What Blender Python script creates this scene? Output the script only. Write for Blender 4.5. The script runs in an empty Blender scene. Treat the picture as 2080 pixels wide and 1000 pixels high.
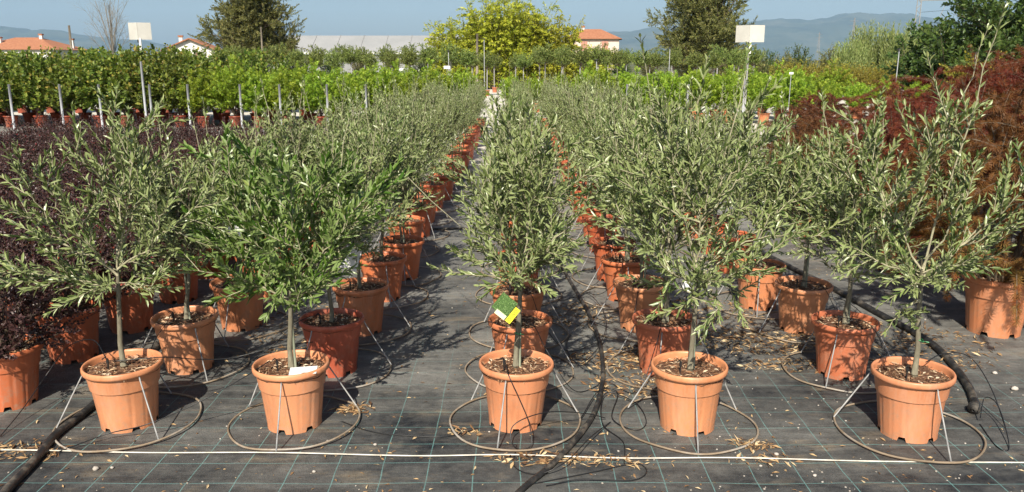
import bpy, math, random
import numpy as np
from mathutils import noise as mnoise, Vector
PI = math.pi
scene = bpy.context.scene
C = scene.collection

# ------------------------------------------------------------------ camera, sky, sun, exposure
cam_d = bpy.data.cameras.new('camera'); cam = bpy.data.objects.new('camera', cam_d); C.objects.link(cam)
cam_d.sensor_width = 36.0; cam_d.lens = 36.0*1623/2080
cam_d.clip_start = 0.05; cam_d.clip_end = 30000
cam.location = (0, 0, 1.58); cam.rotation_euler = (math.radians(90-13.11), 0, 0)
scene.camera = cam
SUN_EL, SUN_AZ = math.radians(42), math.radians(11)          # the sun stands behind the camera, slightly left
to_sun = Vector((-math.sin(SUN_AZ)*math.cos(SUN_EL), -math.cos(SUN_AZ)*math.cos(SUN_EL), math.sin(SUN_EL)))
world = bpy.data.worlds.new('World'); scene.world = world; world.use_nodes = True
wn = world.node_tree.nodes; wl = world.node_tree.links
sky = wn.new('ShaderNodeTexSky'); sky.sky_type = 'NISHITA'; sky.sun_disc = False
sky.sun_elevation = SUN_EL; sky.sun_rotation = PI+SUN_AZ
sky.air_density = 1.0; sky.dust_density = 1.6; sky.ozone_density = 2.2; sky.altitude = 0
wl.new(sky.outputs[0], wn['Background'].inputs[0]); wn['Background'].inputs[1].default_value = 0.068
sd = bpy.data.lights.new('sun', 'SUN'); sd.energy = 5.0; sd.angle = math.radians(0.5); sd.color = (1.0, .93, .80)
so = bpy.data.objects.new('sun', sd); C.objects.link(so); so.rotation_euler = to_sun.to_track_quat('Z', 'Y').to_euler()
so.location = (-3, -10, 12)
scene.view_settings.view_transform = 'Standard'; scene.view_settings.look = 'None'
scene.view_settings.exposure = 0.70; scene.view_settings.gamma = 1; scene.view_settings.use_curve_mapping = False
scene.render.engine = 'CYCLES'
cy = scene.cycles; cy.use_denoising = True; cy.max_bounces = 5; cy.diffuse_bounces = 2; cy.glossy_bounces = 2
cy.transmission_bounces = 3; cy.transparent_max_bounces = 4; cy.volume_bounces = 0; cy.use_adaptive_sampling = True
cy.adaptive_threshold = 0.02

# ------------------------------------------------------------------ helpers: meshes
def nrm(v): return v/np.maximum(np.linalg.norm(v, axis=-1, keepdims=True), 1e-9)
class MB:
    """collects vertices and faces and links them as one mesh object"""
    def __init__(s): s.V = []; s.F = []; s.R = []; s.M = []; s.n = 0
    def add(s, V, F, r=0.5, m=0):
        V = np.asarray(V, float).reshape(-1, 3)
        if not len(V): return s
        s.V.append(V)
        s.R.append(np.full(len(V), r) if np.isscalar(r) else np.asarray(r, float))
        for f in (F if isinstance(F, list) else [F]):
            f = np.asarray(f, int)
            if len(f): s.F.append(f + s.n); s.M.append(np.full(len(f), m))
        s.n += len(V); return s
    def tube(s, P, R, n=6, r=0.5, m=0, cap=True, closed=False):
        P = np.asarray(P, float); k = len(P); R = np.broadcast_to(np.asarray(R, float), (k,))
        if closed: T = np.roll(P, -1, 0)-np.roll(P, 1, 0)
        else: T = np.gradient(P, axis=0)
        T = nrm(T); ref = np.array([0, 0, 1.]) if abs(T[:, 2]).mean() < .8 else np.array([1., 0, 0])
        A = nrm(np.cross(T, ref)); B = np.cross(T, A)
        a = np.arange(n)*2*PI/n
        V = P[:, None]+R[:, None, None]*(np.cos(a)[None, :, None]*A[:, None]+np.sin(a)[None, :, None]*B[:, None])
        i = np.arange(k if closed else k-1)[:, None]; j = np.arange(n)[None]
        i2 = (i+1) % k; j2 = (j+1) % n
        F = np.stack([i*n+j, i*n+j2, i2*n+j2, i2*n+j], -1).reshape(-1, 4)
        fs = [F]
        if cap and not closed: fs += [np.arange(n)[None, ::1], (np.arange(n)+(k-1)*n)[None, ::-1]]
        return s.add(V, fs, r, m)
    def box(s, c, d, r=0.5, m=0, rz=0.0):
        c = np.array(c, float); d = np.array(d, float)/2
        V = np.array([(x, y, z) for x in (-1, 1) for y in (-1, 1) for z in (-1, 1)])*d
        if rz:
            ca, sa = math.cos(rz), math.sin(rz); V = np.stack([V[:, 0]*ca-V[:, 1]*sa, V[:, 0]*sa+V[:, 1]*ca, V[:, 2]], 1)
        return s.add(V+c, [[(0, 1, 3, 2), (4, 6, 7, 5), (0, 4, 5, 1), (2, 3, 7, 6), (0, 2, 6, 4), (1, 5, 7, 3)]], r, m)
    def mesh(s, name, mats, smooth=False):
        me = bpy.data.meshes.new(name)
        V = np.concatenate(s.V); R = np.concatenate(s.R)
        me.vertices.add(len(V)); me.vertices.foreach_set('co', V.ravel())
        lt = np.concatenate([np.full(len(f), f.shape[1]) for f in s.F]); li = np.concatenate([f.ravel() for f in s.F])
        me.loops.add(len(li)); me.loops.foreach_set('vertex_index', li.astype(np.int32))
        me.polygons.add(len(lt)); me.polygons.foreach_set('loop_start', (np.cumsum(lt)-lt).astype(np.int32))
        me.polygons.foreach_set('loop_total', lt.astype(np.int32))
        me.polygons.foreach_set('material_index', np.concatenate(s.M).astype(np.int32))
        me.polygons.foreach_set('use_smooth', np.full(len(lt), bool(smooth)))
        a = me.attributes.new('rnd', 'FLOAT', 'POINT'); a.data.foreach_set('value', R.astype(np.float32))
        for m in (mats if isinstance(mats, (list, tuple)) else [mats]): me.materials.append(m)
        me.update(calc_edges=True)
        return me
    def obj(s, name, mats, parent=None, smooth=False, **kw): return link(name, s.mesh(name, mats, smooth), parent, **kw)
def link(name, me, parent=None, **kw):
    o = bpy.data.objects.new(name, me); C.objects.link(o)
    if parent: o.parent = parent
    for k, v in kw.items(): o[k] = v
    return o
def thing(name, label, cat, loc=(0, 0, 0), rz=0, group=None, s=1.0):
    o = bpy.data.objects.new(name, None); C.objects.link(o); o.location = loc; o.rotation_euler = (0, 0, rz); o.scale = (s,)*3
    o.empty_display_size = .1
    return tag(o, label, cat, group)
def tag(o, label, cat, group=None):
    o['label'] = label; o['category'] = cat
    if group: o['group'] = group
    return o
def dup(root, loc, rz, s, label, group=None):
    r = root.copy(); C.objects.link(r); r.location = loc; r.rotation_euler = (0, 0, rz); r.scale = (s,)*3 if np.isscalar(s) else s; r['label'] = label
    if group: r['group'] = group
    def rec(a, b):
        for ch in list(a.children):
            c = ch.copy(); C.objects.link(c); c.parent = b; rec(ch, c)
    rec(root, r); return r
ORD = 'first second third fourth fifth sixth seventh eighth ninth tenth eleventh twelfth thirteenth fourteenth fifteenth sixteenth seventeenth eighteenth nineteenth twentieth'.split()
def od(i):
    if i < 20: return ORD[i]
    if i < 29: return 'twenty-'+ORD[i-20]
    if i == 29: return 'thirtieth'
    if i < 39: return 'thirty-'+ORD[i-30]
    return 'fortieth' if i == 39 else 'forty-'+ORD[i-40]

# ------------------------------------------------------------------ helpers: materials
def mat(name, base=(.5, .5, .5), rough=.6, metal=0.0, spec=.5):
    m = bpy.data.materials.new(name); m.use_nodes = True; b = m.node_tree.nodes['Principled BSDF']
    b.inputs['Base Color'].default_value = (*base, 1); b.inputs['Roughness'].default_value = rough
    b.inputs['Metallic'].default_value = metal; b.inputs['Specular IOR Level'].default_value = spec
    return m, m.node_tree.nodes, m.node_tree.links, b
def ramp(N, stops):
    r = N.new('ShaderNodeValToRGB'); e = r.color_ramp.elements
    while len(e) < len(stops): e.new(0.5)
    for x, (p, c) in zip(e, stops): x.position = p; x.color = (*c, 1)
    return r
def noise(N, L, scale, detail=4, rough=.6, vec=None, dist=0):
    n = N.new('ShaderNodeTexNoise'); n.inputs['Scale'].default_value = scale; n.inputs['Detail'].default_value = detail
    n.inputs['Roughness'].default_value = rough; n.inputs['Distortion'].default_value = dist
    if vec: L.new(vec, n.inputs['Vector'])
    return n
def coords(N, kind='Object'): return N.new('ShaderNodeTexCoord').outputs[kind]
def mapping(N, L, vec, sc): 
    m = N.new('ShaderNodeMapping'); m.inputs['Scale'].default_value = sc; L.new(vec, m.inputs[0]); return m.outputs[0]
def mathn(N, L, op, a, b=None):
    m = N.new('ShaderNodeMath'); m.operation = op
    for i, x in enumerate((a, b)):
        if x is None: continue
        if isinstance(x, (int, float)): m.inputs[i].default_value = x
        else: L.new(x, m.inputs[i])
    return m.outputs[0]
def mixc(N, L, f, a, b, mode='MIX'):
    m = N.new('ShaderNodeMix'); m.data_type = 'RGBA'; m.blend_type = mode
    for i, x in ((0, f), (6, a), (7, b)):
        if isinstance(x, (int, float)): m.inputs[i].default_value = x
        elif isinstance(x, tuple): m.inputs[i].default_value = (*x, 1)
        else: L.new(x, m.inputs[i])
    return m.outputs[2]
def bump(N, L, b, h, strength, dist=.01):
    k = N.new('ShaderNodeBump'); k.inputs['Strength'].default_value = strength; k.inputs['Distance'].default_value = dist
    L.new(h, k.inputs['Height']); L.new(k.outputs[0], b.inputs['Normal'])
def noisy(name, stops, scale, rough=.8, bstr=.3, bdist=.01, detail=5, sc=(1, 1, 1), spec=.4):
    m, N, L, b = mat(name, rough=rough, spec=spec); v = mapping(N, L, coords(N), sc); n = noise(N, L, scale, detail, .65, v)
    r = ramp(N, stops); L.new(n.outputs[0], r.inputs[0]); L.new(r.outputs[0], b.inputs['Base Color'])
    if bstr: bump(N, L, b, n.outputs[0], bstr, bdist)
    return m
def leafmat(name, stops, back=None, rough=.5, trans=.25, spec=.4):
    """two-sided leaf: colour by a per-leaf number, paler underside, some light passing through"""
    m, N, L, b = mat(name, rough=rough, spec=spec)
    a = N.new('ShaderNodeAttribute'); a.attribute_name = 'rnd'; r = ramp(N, stops); L.new(a.outputs['Fac'], r.inputs[0])
    oi = N.new('ShaderNodeObjectInfo'); hv = N.new('ShaderNodeHueSaturation')
    L.new(mathn(N, L, 'ADD', mathn(N, L, 'MULTIPLY', oi.outputs['Random'], .3), .85), hv.inputs['Value'])
    L.new(mathn(N, L, 'ADD', mathn(N, L, 'MULTIPLY', oi.outputs['Random'], .024), .488), hv.inputs['Hue'])
    L.new(r.outputs[0], hv.inputs['Color']); col = hv.outputs[0]
    if back:
        g = N.new('ShaderNodeNewGeometry'); col = mixc(N, L, g.outputs['Backfacing'], col, back)
    L.new(col, b.inputs['Base Color'])
    if trans:
        t = N.new('ShaderNodeBsdfTranslucent'); L.new(mixc(N, L, 1.0, col, (1.0, 1.0, .55), 'MULTIPLY'), t.inputs[0])
        mx = N.new('ShaderNodeMixShader'); mx.inputs[0].default_value = trans
        L.new(b.outputs[0], mx.inputs[1]); L.new(t.outputs[0], mx.inputs[2]); L.new(mx.outputs[0], N['Material Output'].inputs[0])
    return m

M = {}
# weed mat: dark woven plastic with printed turquoise lines, dusty patches
def weedmat(name, dark, dusty, bias):
    m, N, L, b = mat(name, rough=.62, spec=.35); co = coords(N)
    w = noise(N, L, 1.3, 3, .5, co); wob = N.new('ShaderNodeVectorMath'); wob.operation = 'MULTIPLY_ADD'
    L.new(w.outputs['Color'], wob.inputs[0]); wob.inputs[1].default_value = (.05, .05, 0); L.new(co, wob.inputs[2])
    s = N.new('ShaderNodeSeparateXYZ'); L.new(wob.outputs[0], s.inputs[0])
    def line(o, period, off, w):
        t = mathn(N, L, 'FRACT', mathn(N, L, 'DIVIDE', mathn(N, L, 'ADD', o, 100*period-off), period))
        return mathn(N, L, 'LESS_THAN', mathn(N, L, 'ABSOLUTE', mathn(N, L, 'SUBTRACT', t, .5)), w/period/2)
    lx = line(s.outputs[0], .182, .039+.091+.02, .0042); ly = line(s.outputs[1], .158, 2.783+.079+.02, .0040)
    ln = mathn(N, L, 'MAXIMUM', lx, ly)
    d1 = noise(N, L, 1.1, 8, .68, mapping(N, L, co, (.8, 1.6, 1))); d2 = noise(N, L, 14, 6, .7, co); d3 = noise(N, L, 300, 2, .5, mapping(N, L, co, (1, .25, 1)))
    dm = mathn(N, L, 'ADD', mathn(N, L, 'MULTIPLY', d1.outputs[0], .7), mathn(N, L, 'MULTIPLY', d2.outputs[0], .3))
    so_ = N.new('ShaderNodeSeparateXYZ'); L.new(co, so_.inputs[0]); far = mathn(N, L, 'MULTIPLY', mathn(N, L, 'MINIMUM', mathn(N, L, 'MAXIMUM', mathn(N, L, 'SUBTRACT', so_.outputs[1], 3.1), 0.0), 1.6), .075)
    dm = mathn(N, L, 'ADD', dm, far)
    r = ramp(N, [(.38-bias, dark), (.53-bias, tuple((x+y)/2.3 for x, y in zip(dark, dusty))), (.68-bias, dusty)]); L.new(dm, r.inputs[0])
    fade = mathn(N, L, 'MULTIPLY', mathn(N, L, 'MULTIPLY', ln, .68), mathn(N, L, 'MAXIMUM', 0.0, mathn(N, L, 'SUBTRACT', mathn(N, L, 'SUBTRACT', 1.45, mathn(N, L, 'MULTIPLY', d2.outputs[0], 1.5)), mathn(N, L, 'MULTIPLY', far, 5.5))))
    st = noise(N, L, 2.2, 4, .7, mapping(N, L, co, (1, 3, 1))); rs = ramp(N, [(.56, (0, 0, 0)), (.72, (1, 1, 1))]); L.new(st.outputs[0], rs.inputs[0])
    c0 = mixc(N, L, mathn(N, L, 'MULTIPLY', rs.outputs[0], .62), r.outputs[0], (.22, .175, .12))
    c1 = mixc(N, L, fade, c0, (.17, .36, .34))
    bw = N.new('ShaderNodeRGBToBW'); L.new(d3.outputs['Color'], bw.inputs[0])
    L.new(mixc(N, L, .4, c1, mixc(N, L, 1.0, c1, bw.outputs[0], 'OVERLAY')), b.inputs['Base Color'])
    wr = noise(N, L, 3.2, 3, .5, mapping(N, L, co, (.5, 2.2, 1)), .6); h = mathn(N, L, 'ADD', d2.outputs[0], mathn(N, L, 'ADD', d3.outputs[0], mathn(N, L, 'MULTIPLY', wr.outputs[0], 7)))
    bump(N, L, b, h, .4, .009)
    return m
M['mat1'] = weedmat('weed_mat_front', (.016, .018, .021), (.19, .185, .170), -.01)
M['mat2'] = weedmat('weed_mat_back', (.04, .04, .04), (.22, .21, .19), .06)
M['gravel'] = noisy('pale_gravel', [(.3, (.42, .385, .32)), (.5, (.60, .56, .48)), (.7, (.70, .66, .58))], 40, .9, .4, .01)
M['field'] = noisy('field', [(.3, (.05, .07, .02)), (.55, (.11, .11, .045)), (.75, (.16, .14, .07))], .15, .9, 0)
# terracotta-coloured plastic, each pot tinted by its own object colour
m, N, L, b = mat('pot_plastic', rough=.42, spec=.45); oi = N.new('ShaderNodeObjectInfo'); co = coords(N)
n1 = noise(N, L, 9, 5, .7, mapping(N, L, co, (1, 1, .35))); r1 = ramp(N, [(.32, (.74, .72, .70)), (.5, (.98, .98, .98)), (.7, (1.1, 1.1, 1.1))]); L.new(n1.outputs[0], r1.inputs[0])
c = mixc(N, L, 1.0, oi.outputs['Color'], r1.outputs[0], 'MULTIPLY'); n2 = noise(N, L, 26, 6, .75, co); r2 = ramp(N, [(.50, (0, 0, 0)), (.78, (1, 1, 1))]); L.new(n2.outputs[0], r2.inputs[0])
sp = N.new('ShaderNodeSeparateXYZ'); L.new(co, sp.inputs[0]); low = mathn(N, L, 'SUBTRACT', .95, mathn(N, L, 'MULTIPLY', sp.outputs[2], 3.0))
n3 = noise(N, L, 7, 6, .7, mapping(N, L, co, (1.6, 1.6, .3))); r3 = ramp(N, [(.56, (0, 0, 0)), (.76, (.32, .32, .32))]); L.new(n3.outputs[0], r3.inputs[0])
c = mixc(N, L, r3.outputs[0], c, (.62, .42, .31))
L.new(mixc(N, L, mathn(N, L, 'MULTIPLY', r2.outputs[0], low), c, (.32, .25, .18)), b.inputs['Base Color']); bump(N, L, b, n2.outputs[0], .12, .004)
M['pot'] = m
M['soil'] = noisy('soil', [(.3, (.05, .025, .014)), (.6, (.16, .078, .043)), (.8, (.24, .135, .08))], 60, .9, .8, .01)
def rndmat(name, stops, rough=.8, spec=.3):
    m, N, L, b = mat(name, rough=rough, spec=spec); a = N.new('ShaderNodeAttribute'); a.attribute_name = 'rnd'
    r = ramp(N, stops); L.new(a.outputs['Fac'], r.inputs[0]); L.new(r.outputs[0], b.inputs['Base Color']); return m
M['chips'] = rndmat('bark_chips', [(0, (.08, .035, .018)), (.5, (.30, .155, .08)), (.85, (.52, .37, .23)), (1, (.66, .55, .40))])
M['litter'] = rndmat('dry_leaves', [(0, (.08, .04, .02)), (.4, (.25, .14, .065)), (.8, (.44, .30, .15)), (1, (.60, .48, .30))])
M['stone'] = rndmat('pebbles', [(0, (.26, .22, .18)), (1, (.50, .46, .41))])
M['olive_bark'] = noisy('olive_bark', [(.3, (.11, .095, .065)), (.6, (.20, .18, .125)), (.8, (.29, .26, .19))], 70, .85, .4, .004, sc=(1, 1, .3))
M['twig'] = noisy('olive_twig', [(.3, (.20, .18, .11)), (.7, (.42, .39, .26))], 60, .8, 0)
M['bark'] = noisy('brown_bark', [(.3, (.06, .045, .03)), (.7, (.17, .13, .09))], 20, .9, .4, .02, sc=(1, 1, .3))
M['greywood'] = noisy('grey_bare_wood', [(.3, (.16, .145, .12)), (.7, (.30, .27, .23))], 6, .9, 0)
M['stake'] = noisy('grey_green_stake', [(.3, (.15, .17, .12)), (.7, (.27, .28, .20))], 30, .7, .2, .004, sc=(1, 1, .15))
M['olive'] = leafmat('olive_leaf', [(0, (.028, .052, .010)), (.42, (.075, .113, .027)), (.78, (.160, .208, .060)), (1, (.33, .365, .14))], back=(.225, .268, .105), rough=.36, trans=.06, spec=.5)
M['olive_g'] = leafmat('olive_leaf_green', [(0, (.024, .066, .007)), (.5, (.068, .142, .016)), (.85, (.15, .235, .042)), (1, (.25, .33, .08))], back=(.17, .235, .07), rough=.38, trans=.14, spec=.5)
M['purple'] = leafmat('purple_leaf', [(0, (.020, .007, .007)), (.5, (.052, .016, .015)), (.82, (.082, .038, .028)), (.93, (.085, .07, .03)), (1, (.24, .018, .025))], back=(.065, .030, .028), rough=.4, trans=.1, spec=.45)
M['lime'] = leafmat('lime_leaf', [(0, (.10, .18, .012)), (.5, (.22, .33, .022)), (1, (.38, .46, .05))], rough=.5, trans=.32)
M['broad'] = leafmat('broad_leaf', [(0, (.06, .11, .018)), (.5, (.14, .20, .03)), (.85, (.26, .30, .055)), (1, (.40, .32, .07))], rough=.45, trans=.3)
M['standard'] = leafmat('standard_leaf', [(0, (.075, .12, .025)), (.6, (.17, .22, .05)), (1, (.30, .33, .10))], rough=.5, trans=.3)
M['bamboo'] = leafmat('bamboo_leaf', [(0, (.16, .215, .015)), (.5, (.36, .40, .03)), (1, (.56, .54, .06))], rough=.5, trans=.35)
M['willow'] = leafmat('willow_leaf', [(0, (.07, .09, .025)), (.6, (.17, .185, .055)), (1, (.32, .29, .09))], rough=.5, trans=.25)
M['dark'] = leafmat('dark_leaf', [(0, (.03, .065, .015)), (.6, (.075, .13, .03)), (1, (.15, .2, .05))], rough=.4, trans=.25)
M['reed'] = leafmat('reed_leaf', [(0, (.11, .15, .04)), (.6, (.22, .27, .08)), (1, (.36, .38, .15))], rough=.5, trans=.25)
M['yellow'] = leafmat('yellow_leaf', [(0, (.16, .16, .02)), (.6, (.28, .25, .03)), (1, (.36, .3, .05))], rough=.5, trans=.3)
M['maple_r'] = leafmat('maple_red', [(0, (.12, .026, .014)), (.35, (.20, .055, .024)), (.68, (.28, .095, .032)), (1, (.24, .13, .04))], rough=.5, trans=.3, spec=.25)
M['maple_b'] = leafmat('maple_brown', [(0, (.10, .036, .014)), (.5, (.18, .072, .024)), (.8, (.21, .125, .036)), (1, (.28, .07, .026))], rough=.5, trans=.3, spec=.25)
M['steel'] = noisy('galvanised_steel', [(.3, (.20, .20, .20)), (.7, (.36, .355, .345))], 25, .5, 0)
M['hoop'] = noisy('dusty_hoop', [(.3, (.14, .10, .065)), (.5, (.25, .19, .13)), (.7, (.36, .33, .29))], 5, .7, .2, .003)
M['hose'] = noisy('black_hose', [(.3, (.010, .010, .011)), (.5, (.028, .027, .026)), (.68, (.14, .12, .095))], 13, .5, .2, .004)
M['tube'] = mat('black_tube', (.012, .012, .013), .4)[0]
M['cord'] = noisy('white_cord', [(.35, (.46, .42, .34)), (.6, (.74, .70, .62))], 12, .8, .3, .003)
M['white'] = noisy('white_plastic', [(.3, (.70, .69, .66)), (.7, (.80, .79, .76))], 3, .4, 0)
M['cream'] = noisy('cream_panel', [(.3, (.44, .425, .385)), (.7, (.52, .505, .46))], 4, .5, 0)
M['greypost'] = noisy('grey_post', [(.3, (.30, .31, .33)), (.7, (.45, .46, .48))], 8, .6, 0)
M['wood'] = noisy('weathered_pole', [(.3, (.17, .14, .11)), (.7, (.32, .28, .22))], 9, .9, .2, .01, sc=(1, 1, .1))
M['plaster'] = noisy('white_plaster', [(.3, (.66, .64, .60)), (.7, (.78, .76, .72))], 1.2, .9, .1)
M['pink'] = noisy('pink_plaster', [(.3, (.60, .47, .40)), (.7, (.70, .57, .49))], 1.2, .9, .1)
M['rooft'] = noisy('roof_tiles', [(.3, (.27, .10, .05)), (.7, (.42, .19, .10))], 3, .9, .3, .03)
M['shutter'] = mat('shutter', (.45, .22, .16), .7)[0]
M['glass'] = mat('window_glass', (.05, .06, .07), .1)[0]
M['grhouse'] = noisy('greenhouse_sheet', [(.3, (.25, .255, .255)), (.7, (.30, .30, .30))], .3, .6, 0)
M['black'] = mat('black_plastic', (.015, .015, .015), .5)[0]
M['tie'] = mat('green_tie', (.05, .25, .09), .5)[0]
M['tagyellow'] = mat('yellow_print', (.82, .74, .03), .5)[0]
M['tagcream'] = mat('cream_print', (.72, .74, .45), .5)[0]
m, N, L, b = mat('tag_photo_print', rough=.35); n = noise(N, L, 160, 5, .7, coords(N)); r = ramp(N, [(.38, (.015, .035, .008)), (.5, (.06, .13, .025)), (.62, (.17, .26, .08)), (.75, (.5, .6, .5))]); L.new(n.outputs[0], r.inputs[0]); L.new(r.outputs[0], b.inputs['Base Color']); M['tagphoto'] = m
M['forest'] = noisy('forest_slope', [(.36, (.016, .030, .016)), (.5, (.045, .06, .03)), (.68, (.10, .10, .06))], .003, .9, 0, sc=(1, 1, 1))

# ------------------------------------------------------------------ ground, hills
def sheet(name, x0, x1, y0, y1, z, mt):
    return MB().add([(x0, y0, z), (x1, y0, z), (x1, y1, z), (x0, y1, z)], [[(0, 1, 2, 3)]]).obj(name, mt, kind='structure')
sheet('ground', -11500, 11500, -600, 11500, -.05, M['field'])
sheet('gravel_yard', -40, 40, 12.0, 62, -.02, M['gravel'])
sheet('weed_mat', -14, 14, -4, 7.55, 0, M['mat1'])
sheet('weed_mat', -14, 14, 7.45, 12.35, -.006, M['mat2'])
sheet('weed_mat', -20, -1.5, 12.3, 23.5, -.012, M['mat2'])
def hills(name, prof, Y, seed):
    xs = np.linspace(prof[0][0], prof[-1][0], 260); pz = np.interp(xs, [p[0] for p in prof], [p[1] for p in prof])
    vs = np.linspace(0, 1, 30); V = []
    for v in vs:
        y = Y*(.76+.42*v); e = math.sin(min(v/.62, 1)*PI/2)**1.25 if v < .62 else math.cos((v-.62)/.38*PI/2)
        for x, z in zip(xs, pz):
            X = (x-1040)/1666*Y*(.86+.22*v)
            nz = mnoise.fractal(Vector((X*.0011+seed, y*.0011, 0)), 1.0, 2.1, 5)
            n2 = mnoise.fractal(Vector((X*.004+seed, y*.004, 3)), 1.0, 2.1, 3)
            V.append((X, y, max(-.04, (122-z)*Y/1666*e*(1+.13*n2*(1.1-e*.5))+nz*85*e*(1.25-e)-.04)))
    n = len(xs); i = np.arange(len(vs)-1)[:, None]; j = np.arange(n-1)[None]
    F = np.stack([i*n+j, i*n+j+1, (i+1)*n+j+1, (i+1)*n+j], -1).reshape(-1, 4)
    MB().add(V, F).obj(name, M['forest'], smooth=True, kind='structure')
hills('hills', [(-900, 121), (-500, 75), (-200, 62), (0, 57), (35, 60), (60, 69), (85, 60), (120, 65), (170, 76), (220, 80), (290, 86), (340, 97), (400, 108), (520, 119), (640, 122)], 7500, 3)
hills('hills', [(900, 122), (1040, 112), (1130, 92), (1200, 70), (1260, 66), (1330, 60), (1400, 55), (1500, 49), (1560, 44), (1610, 45), (1680, 44), (1720, 34), (1790, 33), (1840, 28), (1880, 36), (1930, 46), (2000, 40), (2080, 50), (2300, 38), (2600, 60), (2900, 90), (3100, 122)], 8200, 11)

# ------------------------------------------------------------------ plants: leaf shapes and shoots
def leaf_t(k):
    if k == 'fine': return np.array([(0, 0, 0), (.3, -.46, .05), (.3, 0, 0), (.3, .46, .05), (.7, -.40, .02), (.7, 0, -.03), (.7, .40, .02), (1, 0, -.09)]), [np.array([(0, 2, 1), (0, 3, 2), (4, 5, 7), (5, 6, 7)]), np.array([(1, 2, 5, 4), (2, 3, 6, 5)])]
    if k == 'plain': return np.array([(0, 0, 0), (.45, -.5, .05), (.5, 0, -.01), (.45, .5, .05), (1, 0, -.08)]), [np.array([(0, 2, 1), (0, 3, 2), (1, 2, 4), (2, 3, 4)])]
    if k == 'flat': return np.array([(0, 0, 0), (.5, -.5, .03), (.5, .5, .03), (1, 0, -.06)]), [np.array([(0, 2, 3, 1)])]
    if k == 'thread':      # finely cut maple leaf: seven narrow drooping lobes
        V = []; F = []
        for i, a in enumerate(np.linspace(-1.25, 1.25, 7)):
            l = 1-.35*abs(a)/1.25; c, s = math.cos(a), math.sin(a); b0 = len(V)
            V += [(0, 0, 0), (.5*l*c-.042*s, .5*l*s+.042*c, .02), (.5*l*c+.042*s, .5*l*s-.042*c, .02), (l*c, l*s, -.22)]; F.append((b0, b0+2, b0+3, b0+1))
        return np.array(V), [np.array(F)]
    if k == 'spray':       # five leaflets on one stalk
        V = []; F = []
        for (t, a, l) in ((.25, 1.0, .5), (.25, -1.0, .5), (.55, .85, .5), (.55, -.85, .5), (.6, 0, .5)):
            c, s = math.cos(a), math.sin(a); b0 = len(V); w = .15
            V += [(t, 0, 0), (t+.5*l*c-w*s, .5*l*s+w*c, .03), (t+.5*l*c+w*s, .5*l*s-w*c, .03), (t+l*c, l*s, -.06)]; F.append((b0, b0+2, b0+3, b0+1))
        return np.array(V), [np.array(F)]
def put_leaves(mb, P, D, Nn, Lg, W, kind, rnd, m=0):
    T, Fs = leaf_t(kind); k = len(T); n = len(P)
    if n == 0: return
    D = nrm(D); S = nrm(np.cross(Nn, D)); Nn = np.cross(D, S)
    V = P[:, None]+D[:, None]*(T[None, :, 0:1]*Lg[:, None, None])+S[:, None]*(T[None, :, 1:2]*W[:, None, None])+Nn[:, None]*(T[None, :, 2:3]*Lg[:, None, None])
    off = (np.arange(n)*k)[:, None, None]
    mb.add(V, [(f[None]+off).reshape(-1, f.shape[1]) for f in Fs], np.repeat(rnd, k), m)
def bez(a, b, c, n=8):
    t = np.linspace(0, 1, n)[:, None]; a, b, c = map(np.asarray, (a, b, c)); return (1-t)**2*a+2*t*(1-t)*b+t*t*c
def along(P, step, t0, rng):
    d = np.linalg.norm(np.diff(P, axis=0), axis=1); s = np.r_[0, np.cumsum(d)]; tot = s[-1]
    k = max(2, int(tot*(1-t0)/step)); q = np.linspace(t0*tot, tot, k)+rng.uniform(-.25, .25, k)*step; q = np.clip(q, 0, tot*.999)
    X = np.stack([np.interp(q, s, P[:, i]) for i in range(3)], 1); i = np.clip(np.searchsorted(s, q)-1, 0, len(P)-2)
    return X, nrm(P[i+1]-P[i]), q/tot
def shoot_leaves(mb, P, rng, step, Lg, W, ang, t0=.15, kind='plain', up=.3, both=True, droop=0.0, m=0, keep=1.0):
    X, T, q = along(P, step, t0, rng); k = len(X)
    ref = np.where(np.abs(T[:, 2:3]) > .9, np.array([[1., 0, 0]]), np.array([[0, 0, 1.]])); U = nrm(np.cross(T, ref)); Vv = np.cross(T, U)
    ph = rng.uniform(0, PI)+np.arange(k)*PI/2*(1 if both else 1.53)+rng.uniform(-.4, .4, k)
    for side in ((0, PI) if both else (0,)):
        s = rng.random(k) < keep; a = ang*rng.uniform(.7, 1.3, k)*(1-.45*q); p = ph+side
        rad = np.cos(p)[:, None]*U+np.sin(p)[:, None]*Vv
        D = np.cos(a)[:, None]*T+np.sin(a)[:, None]*rad; D[:, 2] -= droop*rng.uniform(.5, 1.5, k); D += rng.normal(0, .16, (k, 3))
        Nn = T+np.array([0, 0, up])+rng.normal(0, .42, (k, 3))
        l = Lg*rng.uniform(.65, 1.2, k)*(1-.38*np.maximum(q-.55, 0)/.45); w = W*rng.uniform(.75, 1.2, k)*(l/Lg)**.4
        rnd = np.clip(rng.normal(.5, .24, k)+.2*(q-.5), 0, 1)
        put_leaves(mb, X[s], D[s], nrm(Nn)[s], l[s], w[s], kind, rnd[s], m)
def side_dir(T, rng, perp, upw):
    v = rng.normal(0, 1, 3); v -= v.dot(T)*T; v /= np.linalg.norm(v)+1e-9
    d = T*(1-.35*perp)+v*perp+np.array([0, 0, upw]); return d/np.linalg.norm(d)

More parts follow.
